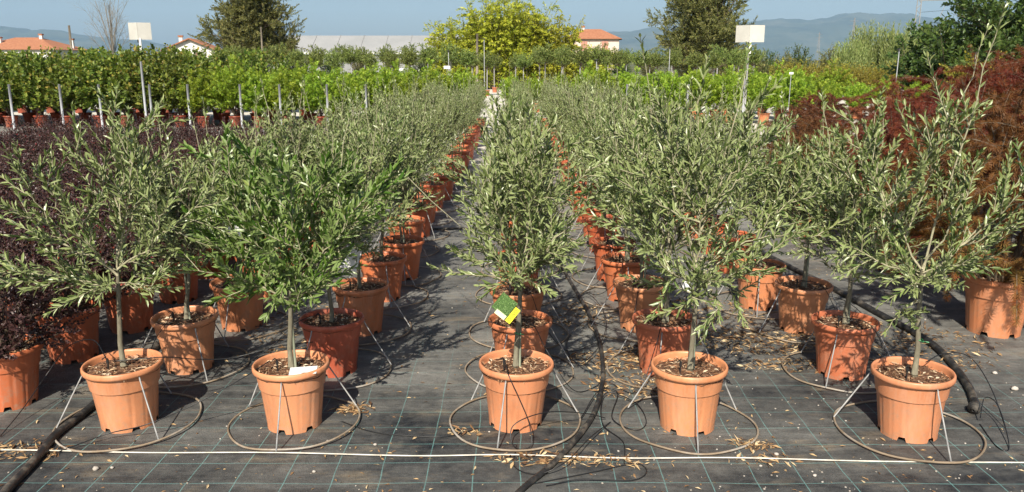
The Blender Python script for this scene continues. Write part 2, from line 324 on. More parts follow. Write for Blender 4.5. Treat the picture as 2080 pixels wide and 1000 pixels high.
# ------------------------------------------------------------------ the pot, its soil, mulch, stake, hoop stand
def pot_mesh():
    n = 120; a = np.arange(n)*2*PI/n; H = .288
    prof = [(.118, .0), (.1195, .022), (.128, .10), (.1375, .19), (.1388, .200), (.1425, .210), (.1452, .217), (.1498, .257), (.1575, .259), (.1640, .262), (.1655, .270), (.1650, .282), (.1610, .288), (.1560, .287), (.1530, .278), (.1500, .250), (.1420, .190)]
    V = []
    for i, (r, z) in enumerate(prof):
        rr = np.full(n, r); zz = np.full(n, z)
        if i in (1, 2, 3):                       # shallow vertical panels in the wall
            g = np.abs(((a*14/(2*PI)) % 1)-.5); rr = rr-.0028*(g > .40)-.0014*(g <= .40)*np.cos(g*PI)
        if i == 0:                               # drainage notches cut into the foot
            g = np.abs(((a*6/(2*PI)) % 1)-.5); zz = np.where(g < .13, .020, 0.0)
        V.append(np.stack([rr*np.cos(a), rr*np.sin(a), zz], 1))
    k = len(prof); V = np.concatenate(V); i = np.arange(k-1)[:, None]; j = np.arange(n)[None]; j2 = (j+1) % n
    F = np.stack([i*n+j, i*n+j2, (i+1)*n+j2, (i+1)*n+j], -1).reshape(-1, 4)
    mb = MB(); mb.add(V, F)
    b = np.stack([.115*np.cos(a), .115*np.sin(a), np.full(n, .021)], 1); mb.add(b, [np.arange(n)[None, ::-1]])
    me = mb.mesh('pot', M['pot'], True)
    return me
POT = pot_mesh()
def pot_simple():
    n = 24; a = np.arange(n)*2*PI/n; prof = [(.118, .0), (.139, .208), (.1455, .214), (.150, .257), (.1645, .262), (.165, .282), (.156, .288), (.150, .25), (.0, .252)]
    V = np.concatenate([np.stack([r*np.cos(a), r*np.sin(a), np.full(n, z)], 1) for r, z in prof]); k = len(prof)
    i = np.arange(k-1)[:, None]; j = np.arange(n)[None]; j2 = (j+1) % n
    F = np.stack([i*n+j, i*n+j2, (i+1)*n+j2, (i+1)*n+j], -1).reshape(-1, 4)
    return MB().add(V[:(k)*n], F[:(k-2)*n]).mesh('pot', M['pot'], True)
POT2 = pot_simple()
def soil_mesh(seed):
    rng = np.random.default_rng(seed); mb = MB(); V = [(0, 0, .262)]; n = 28; rings = [.035, .07, .105, .135, .1515]
    for r in rings:
        for k in range(n): V.append((r*math.cos(k*2*PI/n), r*math.sin(k*2*PI/n), .258+rng.normal(0, .0035)-(.006 if r > .14 else 0)))
    F3 = [(0, 1+k, 1+(k+1) % n) for k in range(n)]; F4 = [(1+q*n+k, 1+q*n+n+k, 1+q*n+n+(k+1) % n, 1+q*n+(k+1) % n) for q in range(len(rings)-1) for k in range(n)]
    return mb.add(V, [F3, F4]).mesh('soil', M['soil'], True)
def chips(mb, rng, n, rad, z, l0, l1, flat=.5, cx=0, cy=0, ry=None):
    r = rad*np.sqrt(rng.random(n)); a = rng.uniform(0, 2*PI, n); P = np.stack([cx+r*np.cos(a), cy+r*np.sin(a)*((ry or rad)/rad), z+rng.uniform(0, .007, n)], 1)
    b = rng.uniform(0, 2*PI, n); D = np.stack([np.cos(b), np.sin(b), rng.normal(0, .22, n)], 1); Nn = np.stack([rng.normal(0, flat, n), rng.normal(0, flat, n), np.ones(n)], 1)
    l = rng.uniform(l0, l1, n); put_leaves(mb, P, D, nrm(Nn), l, l*rng.uniform(.10, .30, n), 'plain', rng.random(n))
SOIL = [soil_mesh(s) for s in (1, 2, 3)]
MULCH = []
for s in (5, 6, 7):
    mb = MB(); chips(mb, np.random.default_rng(s), 520, .146, .259, .010, .040); MULCH.append(mb.mesh('mulch', M['chips']))
def stake_mesh(h, lean):
    return MB().tube([(.018, .006, .20), (.018+lean*.5, .008, .2+h*.5), (.018+lean, .010, .2+h)], [.0065, .006, .0055], 7).mesh('stake', M['stake'], True)
STAKE = [stake_mesh(.42, .004), stake_mesh(.36, -.006)]
mb = MB(); mb.tube([(-.05, -.035, .25), (-.05, -.035, .315)], .0035, 5).tube([(-.05, -.035, .310), (-.056, -.042, .322), (-.066, -.05, .315)], .0028, 5); mb.box((-.05, -.035, .300), (.010, .006, .02))
DRIP = mb.mesh('drip_stake', M['black'])
mb = MB(); mb.tube([(.012*math.cos(t)+.008, .012*math.sin(t), .42+.004*math.sin(2*t)) for t in np.linspace(0, 2*PI, 14, endpoint=False)], .0028, 5, closed=True).tube([(.02, -.012, .42), (.036, -.02, .418)], .0025, 5)
TIE = mb.mesh('tie', M['tie'])
def hoop_parts():
    legs = []
    for k in range(3):
        a = k*2*PI/3; c, s = math.cos(a), math.sin(a)
        legs.append(MB().tube([(.158*c, .158*s, .2585), (.1625*c, .1625*s, .252), (.166*c, .166*s, .240), (.291*c, .291*s, .012)], .0033, 6).mesh('leg', M['steel'], True))
    rng = np.random.default_rng(2); a = np.linspace(0, 2*PI, 56, endpoint=False); r = .292+.006*np.sin(2*a+1)+.003*np.sin(5*a)
    ring = MB().tube(np.stack([r*np.cos(a), r*np.sin(a), .0065+.004*np.sin(3*a)**2], 1), .0047, 6, closed=True).mesh('ring', M['hoop'], True)
    return legs, ring
HLEGS, HRING = hoop_parts()
POTCOL = [(.62, .225, .095), (.58, .195, .08), (.52, .145, .06), (.60, .21, .09), (.48, .115, .05)]
def pot_parts(t, seed, simple=False, col=None):
    rng = random.Random(seed); p = link('pot', POT2 if simple else POT, t); p.rotation_euler = (rng.gauss(0, .012), rng.gauss(0, .012), rng.uniform(0, 6.28))
    p.color = (*(col or rng.choice(POTCOL)), 1)
    s = link('soil', SOIL[seed % 3], t); s.rotation_euler = (0, 0, rng.uniform(0, 6.28))
    if not simple:
        q = link('mulch', MULCH[seed % 3], t); q.rotation_euler = (0, 0, rng.uniform(0, 6.28)); q['kind'] = 'stuff'
    return p

# ------------------------------------------------------------------ olives
def olive_branch(rng, p0, tip, Lf, W, kind, wood, leaf, sparse=False, nsh=1.0, r0=.0046):
    p0 = np.array(p0, float); tip = np.array(tip, float); d = tip-p0; ln = np.linalg.norm(d)
    k = np.array([.56, .56, .44]) if d[2] > .12 else np.array([.5, .5, .35])
    c = p0+d*k+(0 if d[2] > .12 else np.array([0, 0, .05]))+rng.normal(0, .03, 3)
    P = bez(p0, c, tip, 10)+np.r_[[np.zeros(3)], rng.normal(0, .006, (9, 3))]
    wood.tube(P, np.linspace(r0, .0014, 10), 5)
    if sparse:
        shoot_leaves(leaf, P, rng, .034, Lf*.95, W, .7, .50, kind, keep=.5)
        shoot_leaves(leaf, P[7:], rng, .02, Lf*.95, W*1.1, .8, .55, kind)
    else: shoot_leaves(leaf, P, rng, .0185, Lf, W, .70, .16, kind, keep=.92)
    n = int(ln/.048*nsh*(.6 if sparse else 1))
    for i in range(n):
        t = rng.uniform(.2, .62 if sparse else .96); x = t*9; a = int(x); b0 = P[a]+(P[min(a+1, 9)]-P[a])*(x-a); T = nrm(P[min(a+1, 9)]-P[max(a-1, 0)])
        dd = side_dir(T, rng, rng.uniform(.5, .95), rng.uniform(.0, .55)); l = rng.uniform(.08, .30)*(1.15-.5*t)
        Q = bez(b0, b0+dd*l*.5, b0+dd*l+np.array([0, 0, l*rng.uniform(-.08, .28)]), 5)
        wood.tube(Q, np.linspace(.0026, .001, 5), 4, cap=False)
        shoot_leaves(leaf, Q, rng, .0165, Lf, W, .70, .1, kind)
    return P
def order_tips(tips, nmain):
    T = np.array(tips); left = list(range(len(T))); ch = [int(np.argmin(np.abs(T[:, 2]-1.1)))]; left.remove(ch[0])
    while len(ch) < nmain:
        k = max(left, key=lambda i: min(np.linalg.norm(T[i]-T[j]) for j in ch)); ch.append(k); left.remove(k)
    return [tips[i] for i in ch]+[tips[i] for i in left]
def branch_start(mains, tip, rng):
    best = min(mains, key=lambda P: np.linalg.norm(P[5]-np.array(tip))); return best[rng.integers(2, 5)]
HERO = [
 ((-1.712, 3.311), (0.017, 0.639), [(-0.62, -0.12, 0.74), (-0.45, -0.19, 0.67), (-0.34, -0.03, 0.97), (-0.25, -0.16, 1.17), (-0.13, -0.21, 1.12), (-0.11, -0.03, 1.26), (-0.07, 0.24, 1.32), (0.05, 0.18, 1.36), (0.12, 0.16, 1.30), (0.22, -0.12, 1.30), (0.30, 0.04, 1.22), (0.55, -0.1, 1.10), (0.38, -0.15, 0.91), (0.35, -0.18, 1.03), (-0.2, -0.13, 0.9), (-0.2, 0.24, 0.98), (0.1, 0.19, 1.03), (-0.35, 0.18, 0.60), (0.0, -.2, 1.0)]),
 ((-0.97, 3.299), (0.016, 0.583), [(-0.42, 0.18, 0.93), (-0.36, -0.14, 0.75), (-0.32, -0.08, 0.87), (-0.28, 0.09, 1.18), (-0.25, 0.14, 1.02), (-0.15, 0.2, 1.17), (-0.05, 0.22, 1.20), (0.10, -0.19, 1.16), (0.18, 0.08, 1.16), (0.30, 0.11, 1.16), (0.42, 0.02, 1.06), (0.34, -0.15, 1.02), (0.26, 0.01, 0.85), (0.25, -0.19, 0.70), (0.09, 0.25, 0.98), (-0.08, 0.21, 0.99), (0.08, 0.04, 0.8), (-0.05, -0.15, 0.76), (-0.24, 0.15, 0.60), (0.1, -.2, .6), (-.1, -.15, .95)]),
 ((0.015, 3.311), (0.021, 0.613), [(-0.24, 0.06, 1.18), (-0.20, 0.22, 0.98), (-0.13, 0.2, 1.24), (-0.04, 0.02, 1.34), (0.05, -0.02, 1.38), (0.13, 0.07, 1.32), (0.20, -0.02, 1.24), (0.29, -0.16, 1.17), (0.32, -0.08, 1.02), (-0.23, 0.1, 0.75), (0.22, -0.22, 0.9), (-0.10, -0.22, 1.15), (0.15, 0.09, 1.16), (0.02, -0.12, 1.2), (0.09, -0.1, 0.97), (-0.12, -0.1, 0.92), (0.12, -.15, .8)]),
 ((0.778, 3.281), (0.016, 0.622), [(-0.28, -0.06, 1.67), (0.22, 0.20, 1.63), (-0.38, -0.14, 1.17), (-0.33, -0.03, 1.30), (-0.19, -0.13, 1.42), (-0.01, 0.09, 1.45), (0.24, -0.1, 1.31), (0.54, -0.05, 0.87), (0.50, 0.15, 1.07), (0.16, -0.07, 1.40), (-0.03, 0.05, 0.49), (-0.23, 0.23, 0.94), (0.30, -0.19, 0.88), (0.06, -0.21, 0.57), (0.04, -0.12, 1.24), (-0.06, 0.16, 1.15), (0.18, 0.08, 1.05), (-0.22, -0.12, 0.84), (-0.36, -0.07, 1.0), (.1, -.2, 1.0)]),
 ((1.725, 3.213), (-0.016, 0.652), [(0.10, -0.15, 1.79), (0.16, 0.05, 1.72), (0.38, -0.22, 1.36), (0.45, 0.12, 1.03), (0.43, 0.13, 1.15), (-0.36, 0.20, 1.17), (-0.33, 0.14, 1.38), (-0.22, 0.20, 1.25), (-0.12, -0.23, 1.40), (0.0, -0.09, 1.42), (0.14, 0.20, 1.33), (-0.19, -0.12, 0.50), (-0.4, -0.03, 0.86), (0.22, 0.18, 0.89), (0.31, 0.08, 0.75), (-0.03, 0.19, 1.15), (-0.14, -0.09, 1.05), (0.06, -0.14, 1.18), (.25, -.15, .95)])]
ROWN = ['leftmost olive row', 'second olive row from the left', 'middle olive row', 'second olive row from the right', 'rightmost olive row']
HLAB = ['front olive bush of the leftmost row with one long shoot reaching left',
        'greener front olive bush in a pot with a white card lying on its soil',
        'front olive bush of the middle row with photo tag on its trunk',
        'front olive bush with two tall bare shoots, second olive row from the right',
        'front olive bush of the rightmost row beside the red maples']
HPOT = [(.60, .245, .115), (.62, .26, .125), (.60, .24, .115), (.61, .25, .115), (.58, .235, .115)]
def trunk_mesh(fx, fz, top, rng, double=False):
    mb = MB(); P = np.array([(0, 0, .235), (fx*.2+rng.normal(0, .004), rng.normal(0, .004), .235+(fz-.235)*.35), (fx*.6+rng.normal(0, .005), rng.normal(0, .005), .235+(fz-.235)*.7), (fx, 0, fz), (fx*1.3, .01, fz+top)])
    mb.tube(P, [.0140, .0112, .0102, .0092, .0035], 8); mb.tube([(0, 0, .24), (0, 0, .268)], [.022, .0155], 8)
    return mb.mesh('trunk', M['olive_bark'], True)
for h, ((bx, by), (fx, fz), tips) in enumerate(HERO):
    rng = np.random.default_rng(40+h); t = thing('potted_olive', HLAB[h], 'olive bush', (bx, by, 0), 0, 'potted olives in rows')
    p = pot_parts(t, 100+h, col=HPOT[h]); link('trunk', trunk_mesh(fx, fz, .12, rng), t)
    if h in (1, 2, 3): link('stake', STAKE[h % 2], t)
    link('drip_stake', DRIP, t)
    if h in (2, 4): link('tie', TIE, t)
    lm = M['olive_g'] if h == 1 else M['olive']; Lf, W = ((.060, .0150) if h == 1 else (.051, .0114))
    mains = []
    for q in range(9):
        w = MB(); lf = MB(); a = q*2.4+rng.uniform(-.4, .4); z_ = fz+rng.uniform(-.03, .08); l_ = rng.uniform(.13, .22)
        olive_branch(rng, (fx, 0, z_), (fx+l_*math.cos(a), l_*math.sin(a), z_+rng.uniform(-.05, .10)), Lf, W, 'fine', w, lf, nsh=1.0, r0=.003)
        bo = w.obj('branch', M['twig'], t, True); lf.obj('leaves', lm, bo, kind='stuff')
    for ti, tip in enumerate(order_tips(tips, 7)):
        w = MB(); lf = MB(); st = branch_start(mains, tip, rng) if ti >= 7 and tip[2] > .7 else np.array((fx+rng.normal(0, .006), rng.normal(0, .006), fz+np.clip((tip[2]-.75)*.30, -.06, .10)*rng.uniform(.4, 1.1)))
        Pm = olive_branch(rng, st, tip, Lf, W, 'fine', w, lf, sparse=tip[2] > 1.6, nsh=(.80, .90, .88, .76, .60)[h], r0=.0052 if ti < 7 else .0036)
        if ti < 7 and tip[2] < 1.6: mains.append(Pm)
        bo = w.obj('branch', M['twig'], t, True); lf.obj('leaves', lm, bo, kind='stuff')
def olive_variant(seed, size=1.0):
    rng = np.random.default_rng(seed); w = MB(); lf = MB(); fz = rng.uniform(.47, .60); fx = rng.normal(0, .015)
    mains = []
    for i in range(21):
        a = i*2.4+rng.uniform(-.4, .4); e = rng.uniform(0, 1)**.8; r = .36*math.sqrt(e)*rng.uniform(.65, 1.12)
        z = fz+.02+(.66-.58*e)*rng.uniform(.72, 1.15)
        tip = (r*math.cos(a), r*math.sin(a), z); st = (fx, 0, fz+rng.uniform(-.05, .08)) if i < 8 else branch_start(mains, tip, rng)
        Pm = olive_branch(rng, st, tip, .047, .0118, 'plain', w, lf, nsh=.80)
        if i < 8: mains.append(Pm)
    for i in range(4):
        a = rng.uniform(0, 6.28); olive_branch(rng, (fx, 0, fz), (.2*math.cos(a), .2*math.sin(a), rng.uniform(1.22, 1.5)), .05, .0135, 'plain', w, lf, sparse=True)
    return trunk_mesh(fx, fz, .10, rng), w.mesh('branches', M['twig'], True), lf.mesh('leaves', M['olive'])
OV = [olive_variant(s) for s in range(61, 70)]
ROWX = [(-1.72, -1.60), (-.955, -.77), (.03, .15), (.785, .78), (1.72, 1.60)]
PLACE = {(0, 1): (-1.701, 3.973), (0, 2): (-1.646, 4.641), (1, 1): (-.932, 3.932), (1, 2): (-.90, 4.554), (1, 3): (-.88, 5.234), (1, 4): (-.819, 5.765), (2, 1): (.04, 3.908), (2, 2): (.037, 4.48), (3, 1): (.788, 3.932), (3, 2): (.777, 4.619), (3, 3): (.769, 5.22), (3, 4): (.747, 5.715), (4, 1): (1.706, 3.892), (4, 2): (1.736, 4.586), (4, 3): (1.62, 5.05)}
R1 = random.Random(8)
RED, TER = (.42, .095, .05), (.60, .25, .12)
PCOL = {(0, 1): TER, (0, 2): (.56, .21, .095), (1, 1): RED, (1, 2): (.56, .2, .09), (2, 1): (.54, .18, .08), (3, 1): (.50, .15, .075), (3, 2): TER, (4, 1): (.50, .15, .07), (4, 2): TER, (4, 3): (.58, .22, .10)}
olives = {}
for r in range(5):
    for i in range(1, 24):
        y = 3.3+.655*i; f = (y-3.3)/15; x, yy = PLACE.get((r, i), (ROWX[r][0]+(ROWX[r][1]-ROWX[r][0])*min(f*1.5, 1)+R1.uniform(-.03, .03), y+R1.uniform(-.04, .04)))
        s = 1-.16*min(f*1.3, 1)+R1.uniform(-.06, .06)
        t = thing('potted_olive', 'potted olive bush, %s from the front of the %s' % (od(i), ROWN[r]), 'olive bush', (x, yy, -.006 if yy > 7.5 else 0), 0, 'potted olives in rows')
        wd = R1.uniform(.88, 1.14)*(1 if i < 4 else (1, .84, .70, .9, 1)[r]); v = OV[(r*4+i*2+i//4) % 9]; a = R1.uniform(0, 6.28)
        p = pot_parts(t, r*31+i, simple=i > 8, col=PCOL.get((r, i)) or (R1.choice([(.50, .125, .052), (.55, .16, .065), (.46, .105, .045)]) if i > 2 else None))
        for nm, me in zip(('trunk', 'branches', 'leaves'), v):
            o = link(nm, me, t); o.rotation_euler = (0, 0, a); o.scale = (s*wd, s*wd, s); o.location = (0, 0, .25*(1-s))
            if nm == 'leaves': o['kind'] = 'stuff'
        if R1.random() < .5 and i < 9: link('stake', STAKE[i % 2], t)
        if i < 6: link('drip_stake', DRIP, t)
        olives[r, i] = t
LEGA = [-43, -90, -105, -93, -84]
for r in range(5):
    for i in range(0, 13):
        if i == 0: bx, by = HERO[r][0]; a = LEGA[r]
        else: bx, by = olives[r, i].location[:2]; a = R1.uniform(0, 120)
        t = thing('hoop_stand', 'grey wire hoop stand around the %s pot of the %s' % ('front' if i == 0 else od(i), ROWN[r]), 'plant stand', (bx, by, -.006 if by > 7.5 else 0), math.radians(a), 'wire hoop stands', R1.uniform(.97, 1.03))
        for l in HLEGS: link('leg', l, t)
        q = link('ring', HRING, t); q.rotation_euler = (R1.gauss(0, .008), R1.gauss(0, .008), R1.uniform(0, 6.28)); q.scale = (R1.uniform(.97, 1.05), R1.uniform(.97, 1.05), 1); q.location = (0, 0, .002)

# ------------------------------------------------------------------ generic bushes and trees
def bush(seed, n, c, rad, z0, leaf, W, step, ang, lm, sub=5, sl=.18, kind='plain', wm='bark', t0=.4, wr=.006, zmin=-.35, droop=0.0, updir=.25, both=True, bow=.55):
    rng = np.random.default_rng(seed); w = MB(); lf = MB(); c = np.array(c, float); rad = np.array(rad, float)
    for i in range(n):
        z = 1-(i+.5)/n*(1-zmin); a = i*2.39996+rng.uniform(-.3, .3); q = math.sqrt(max(0, 1-z*z)); d = np.array((q*math.cos(a), q*math.sin(a), z))
        tip = c+d*rad*rng.uniform(.72, 1.1); p0 = np.array((rng.normal(0, .012), rng.normal(0, .012), z0)); dd = tip-p0
        P = bez(p0, p0+dd*np.array((bow, bow, .55 if droop == 0 else 1.0))+rng.normal(0, .02, 3), tip, 8)
        w.tube(P, np.linspace(wr, wr*.25, 8), 4, cap=False); shoot_leaves(lf, P, rng, step, leaf, W, ang, t0, kind, droop=droop, both=both)
        L_ = np.linalg.norm(dd)
        for k in range(sub):
            t = rng.uniform(t0*.9, 1); x = t*7; ai = min(int(x), 6); b0 = P[ai]+(P[ai+1]-P[ai])*(x-ai); T = nrm(P[ai+1]-P[ai])
            d2 = side_dir(T, rng, rng.uniform(.5, 1), updir*rng.uniform(.2, 1.4)-droop*.5); l = sl*rng.uniform(.6, 1.3)
            Q = bez(b0, b0+d2*l*.55, b0+d2*l-np.array((0, 0, droop*l*.6)), 5); w.tube(Q, np.linspace(wr*.4, wr*.15, 5), 3, cap=False)
            shoot_leaves(lf, Q, rng, step, leaf, W, ang, .12, kind, droop=droop, both=both)
    return w.mesh('branches', M[wm]), lf.mesh('leaves', lm)
def potted(name, label, cat, loc, group, var, seed, s=1.0, ps=1.0, ztrans=0.0, col=None, simple=True):
    t = thing(name, label, cat, loc, 0, group); p = pot_parts(t, seed, simple, col)
    for ch in t.children: ch.scale = (ps,)*3
    a = random.Random(seed).uniform(0, 6.28)
    for nm, me in zip(('branches', 'leaves'), var):
        o = link(nm, me, t); o.rotation_euler = (0, 0, a); o.scale = (s,)*3; o.location = (0, 0, ztrans)
        if nm == 'leaves': o['kind'] = 'stuff'
    return t

# purple bushes left of the olives
PV = [bush(200+k, 46, (0, 0, .50), (.36, .36, .30), .25, .025, .0155, .0130, .95, M['purple'], sub=6, sl=.13, t0=.35, wr=.004, zmin=-.45) for k in range(3)]
PR = ['purple row next to the olives', 'second purple row from the olives', 'third purple row from the olives', 'fourth purple row from the olives', 'fifth purple row from the olives', 'sixth purple row from the olives', 'seventh purple row from the olives']
PF = {(0, 0): (-2.38, 3.52), (0, 1): (-2.39, 4.12), (0, 2): (-2.30, 4.60), (0, 3): (-2.26, 5.2)}
k = 0
for r in range(7):
    cnt = 0
    for i in range(14):
        x, y = PF.get((r, i), (-2.3-.66*r+R1.uniform(-.05, .05), 3.45+.58*i+R1.uniform(-.05, .05)))
        if x < -(y*.66+.9): continue
        if y > 11.2: continue
        potted('potted_purple_bush', 'dark purple potted bush, %s from the front in the %s' % (od(cnt), PR[r]), 'purple bush', (x, y, -.006 if y > 7.5 else 0), 'purple bushes left of the olives', PV[k % 3], 500+k, s=R1.uniform(.93, 1.1), simple=i > 3, col=(.48, .13, .06) if R1.random() < .6 else None)
        k += 1; cnt += 1

# red cut-leaf maples on the right
def maple(seed, lm): return bush(seed, 40, (0, 0, .98), (.62, .62, .52), .25, .058, .052, .0165, .9, lm, sub=7, sl=.26, kind='thread', t0=.42, wr=.009, zmin=-.75, droop=.42, updir=.1, both=True, bow=.7)
def by_height(var, lo, hi, seed):
    me = var[1]; n = len(me.vertices); co = np.empty(n*3); me.vertices.foreach_get('co', co); z = co[2::3]; rng = np.random.default_rng(seed)
    nz = np.repeat(rng.normal(0, .16, n//28+1), 28)[:n]; lump = .16*np.sin(co[0::3]*7+co[1::3]*5)
    me.attributes['rnd'].data.foreach_set('value', np.clip(lo+(hi-lo)*np.clip((1.45-z)/1.0, 0, 1)+nz+lump, 0, 1).astype(np.float32)); return var
MVr = [maple(300, M['maple_r']), maple(301, M['maple_r'])]; MVb = [maple(302, M['maple_b']), maple(303, M['maple_b'])]
for k_, v_ in enumerate(MVr): by_height(v_, .10, .72, k_)
for k_, v_ in enumerate(MVb): by_height(v_, .25, .75, 5+k_)
MP = [(2.88, 4.55, 1.06, 'b', 'brownish-olive maple in the large pot nearest the camera at right edge'),
      (2.95, 5.95, .87, 'r', 'red maple just behind the nearest maple at right'), (3.85, 5.6, 1.08, 'r', 'tall red maple at the right edge behind the nearest maple'),
      (2.75, 7.25, .70, 'b', 'small brown maple whose pot shows left of the maple block'), (3.9, 6.9, 1.04, 'r', 'red maple third from the front, along the right edge'),
      (4.75, 6.6, 1.2, 'r', 'tallest dark red maple rising at the right edge'), (3.0, 8.5, .72, 'b', 'low olive-brown maple behind the small brown maple'),
      (4.1, 8.2, .86, 'r', 'red maple in the middle of the maple block'), (5.1, 8.0, 1.15, 'r', 'tall red maple at the right edge behind the tallest'),
      (3.75, 9.8, .78, 'b', 'brown maple at the left edge of the maple block, pot partly visible'), (4.9, 9.4, .90, 'r', 'red maple behind the middle of the maple block'),
      (5.9, 9.2, 1.14, 'r', 'dark red maple at right, second row from the back'), (4.3, 11.2, .80, 'r', 'crimson maple low at the left end of the back row'),
      (5.3, 11.0, .92, 'r', 'crimson maple second from left in the back row'), (6.4, 10.9, 1.06, 'r', 'crimson maple third from left in the back row'), (7.3, 10.8, 1.14, 'r', 'crimson maple at the right end of the back row')]
for k, (x, y, s, c, lab) in enumerate(MP):
    v = (MVr if c == 'r' else MVb)[k % 2]; potted('potted_maple', lab, 'maple', (x, y, -.006 if y > 7.5 else 0), 'cut-leaf maples on the right', v, 700+k, s=s, ps=1.22 if k == 0 else 1.08, ztrans=-.16 if k == 0 else -.05, simple=k > 3, col=(.56, .21, .095) if k == 0 else None)
YB = bush(310, 40, (0, 0, 1.0), (.6, .6, .55), .3, .06, .028, .02, .9, M['yellow'], sub=7, sl=.22, t0=.35)
for k, (x, y, s) in enumerate([(7.0, 12.4, 1.05), (8.0, 12.2, 1.08)]):
    potted('potted_yellow_shrub', ['yellow-green shrub rising behind the tall red maples', 'yellow-green shrub at the right edge behind the maples'][k], 'shrub', (x, y, -.006), 'yellow shrubs behind the maples', YB, 760+k, s=s)

# bright green shrubs beyond the olives
LV = [bush(320+k, 34, (0, 0, .86), (.50, .50, .50), .28, .095, .095, .034, .9, M['lime'], sub=6, sl=.17, kind='spray', t0=.35, wr=.006, zmin=-.6) for k in range(3)]
def block(name, lab, cat, rows, group, var, col=None, seed0=0, smin=.92, smax=1.08, ztrans=0):
    k = 0
    for ri, (y, x0, x1, dx, s) in enumerate(rows):
        n = max(1, int(round((x1-x0)/dx)))
        for i in range(n+1):
            potted(name, lab % (od(i), od(ri)), cat, (x0+(x1-x0)*i/n+R1.uniform(-.06, .06), y+R1.uniform(-.06, .06), -.02), group, var[k % len(var)], seed0+k, s=s*R1.uniform(smin, smax), col=col); k += 1
block('potted_lime_shrub', 'bright green potted shrub left of the path, %s from left in its %s row', 'shrub', [(19.4, -7.4, -1.2, .68, 1.03), (20.5, -7.3, -1.3, .75, 1.03), (22.0, -7.4, -1.35, .9, 1.0)], 'bright green shrubs left of the path', LV, seed0=1000, col=(.31, .065, .033))  # dark red pots, colour deepened to stand for shade under the leaves
block('potted_lime_shrub', 'small bright green shrub right of the path, %s from left in %s row', 'shrub', [(25.5, .1, 2.2, .7, .80), (28.5, 0.0, 2.6, .8, .8)], 'bright green shrubs beside the path', LV, seed0=1100)
block('potted_lime_shrub', 'bright green shrub behind the right olives, %s from left in %s row', 'shrub', [(20.6, 2.3, 7.2, .8, .94), (22.0, 2.1, 8.2, .85, .96), (24.0, 2.3, 9.4, 1.0, .98)], 'bright green shrubs behind the right olives', LV, seed0=1200)
block('potted_lime_shrub', 'low bright green shrub behind the maples, %s from left in %s row', 'shrub', [(22.5, 7.9, 12.0, .85, .72), (26.0, 10, 15, 1.0, .72)], 'low green shrubs behind the maples', LV, seed0=1300)
BV = [bush(330+k, 30, (0, 0, 1.10), (.50, .50, .68), .28, .125, .08, .042, 1.0, M['broad'], sub=6, sl=.24, kind='plain', t0=.3, wr=.009, zmin=-.8) for k in range(3)]
block('potted_broadleaf_shrub', 'tall broad-leaved green shrub at far left, %s from left in %s row', 'shrub', [(19.6, -14.2, -8.0, .66, 1.0), (20.7, -14.5, -8.0, .75, 1.03), (22.2, -15.5, -8.0, .85, 1.05), (25.0, -17, -7.0, .95, 1.05)], 'broad-leaved shrubs at far left', BV, seed0=1400, col=(.29, .06, .03))  # dark red pots; shade from the overhanging shrubs is put into their colour
# standards: small round trees on bare stems with stakes
SV = [bush(340+k, 24, (0, 0, 1.72), (.42, .42, .38), 1.28, .13, .045, .04, .9, M['standard'], sub=5, sl=.2, kind='plain', t0=.3, wr=.007, zmin=-.7) for k in range(3)]
STEM = MB().tube([(0, 0, .2), (.01, 0, .8), (0, 0, 1.45)], [.02, .016, .012], 6).mesh('trunk', M['greywood'])
SST = MB().tube([(.06, .02, .1), (.06, .02, 1.55)], .013, 6).mesh('stake', M['greypost'])
for ri, (y, x0, x1, dx) in enumerate([(37, -13.2, 12.6, .86), (41, -14, 13.4, 1.1)]):
    n = int((x1-x0)/dx)
    for i in range(n):
        x = x0+dx*i+R1.uniform(-.1, .1)
        if -.9 < x < .2 and ri == 0: continue
        t = thing('standard_tree', 'small round-headed tree on a staked stem, %s from left in the %s tree row' % (od(i), ('near', 'far')[ri]), 'tree', (x, y+R1.uniform(-.15, .15), -.02), R1.uniform(0, 6), 'round-headed trees in rows', R1.uniform(.9, 1.12))
        link('pot', POT2, t).color = (.5, .16, .08, 1); link('trunk', STEM, t); link('stake', SST, t); v = SV[(i+ri) % 3]; link('branches', v[0], t); link('crown', v[1], t, kind='stuff')
YV = bush(350, 26, (0, 0, .85), (.62, .62, .55), .1, .11, .05, .05, .9, M['yellow'], sub=5, sl=.25, t0=.35)
for ri, y in enumerate((36, 38.5)):
    for i in range(9):
        t = thing('yellow_hedge_shrub', 'yellowish shrub in the band behind the maples, %s from left in %s row' % (od(i), od(ri)), 'shrub', (12.3+i*1.05+ri*.5, y+R1.uniform(-.2, .2), -.02), R1.uniform(0, 6), 'yellow shrubs behind the green band', R1.uniform(.95, 1.12))
        link('branches', YV[0], t); link('leaves', YV[1], t, kind='stuff')

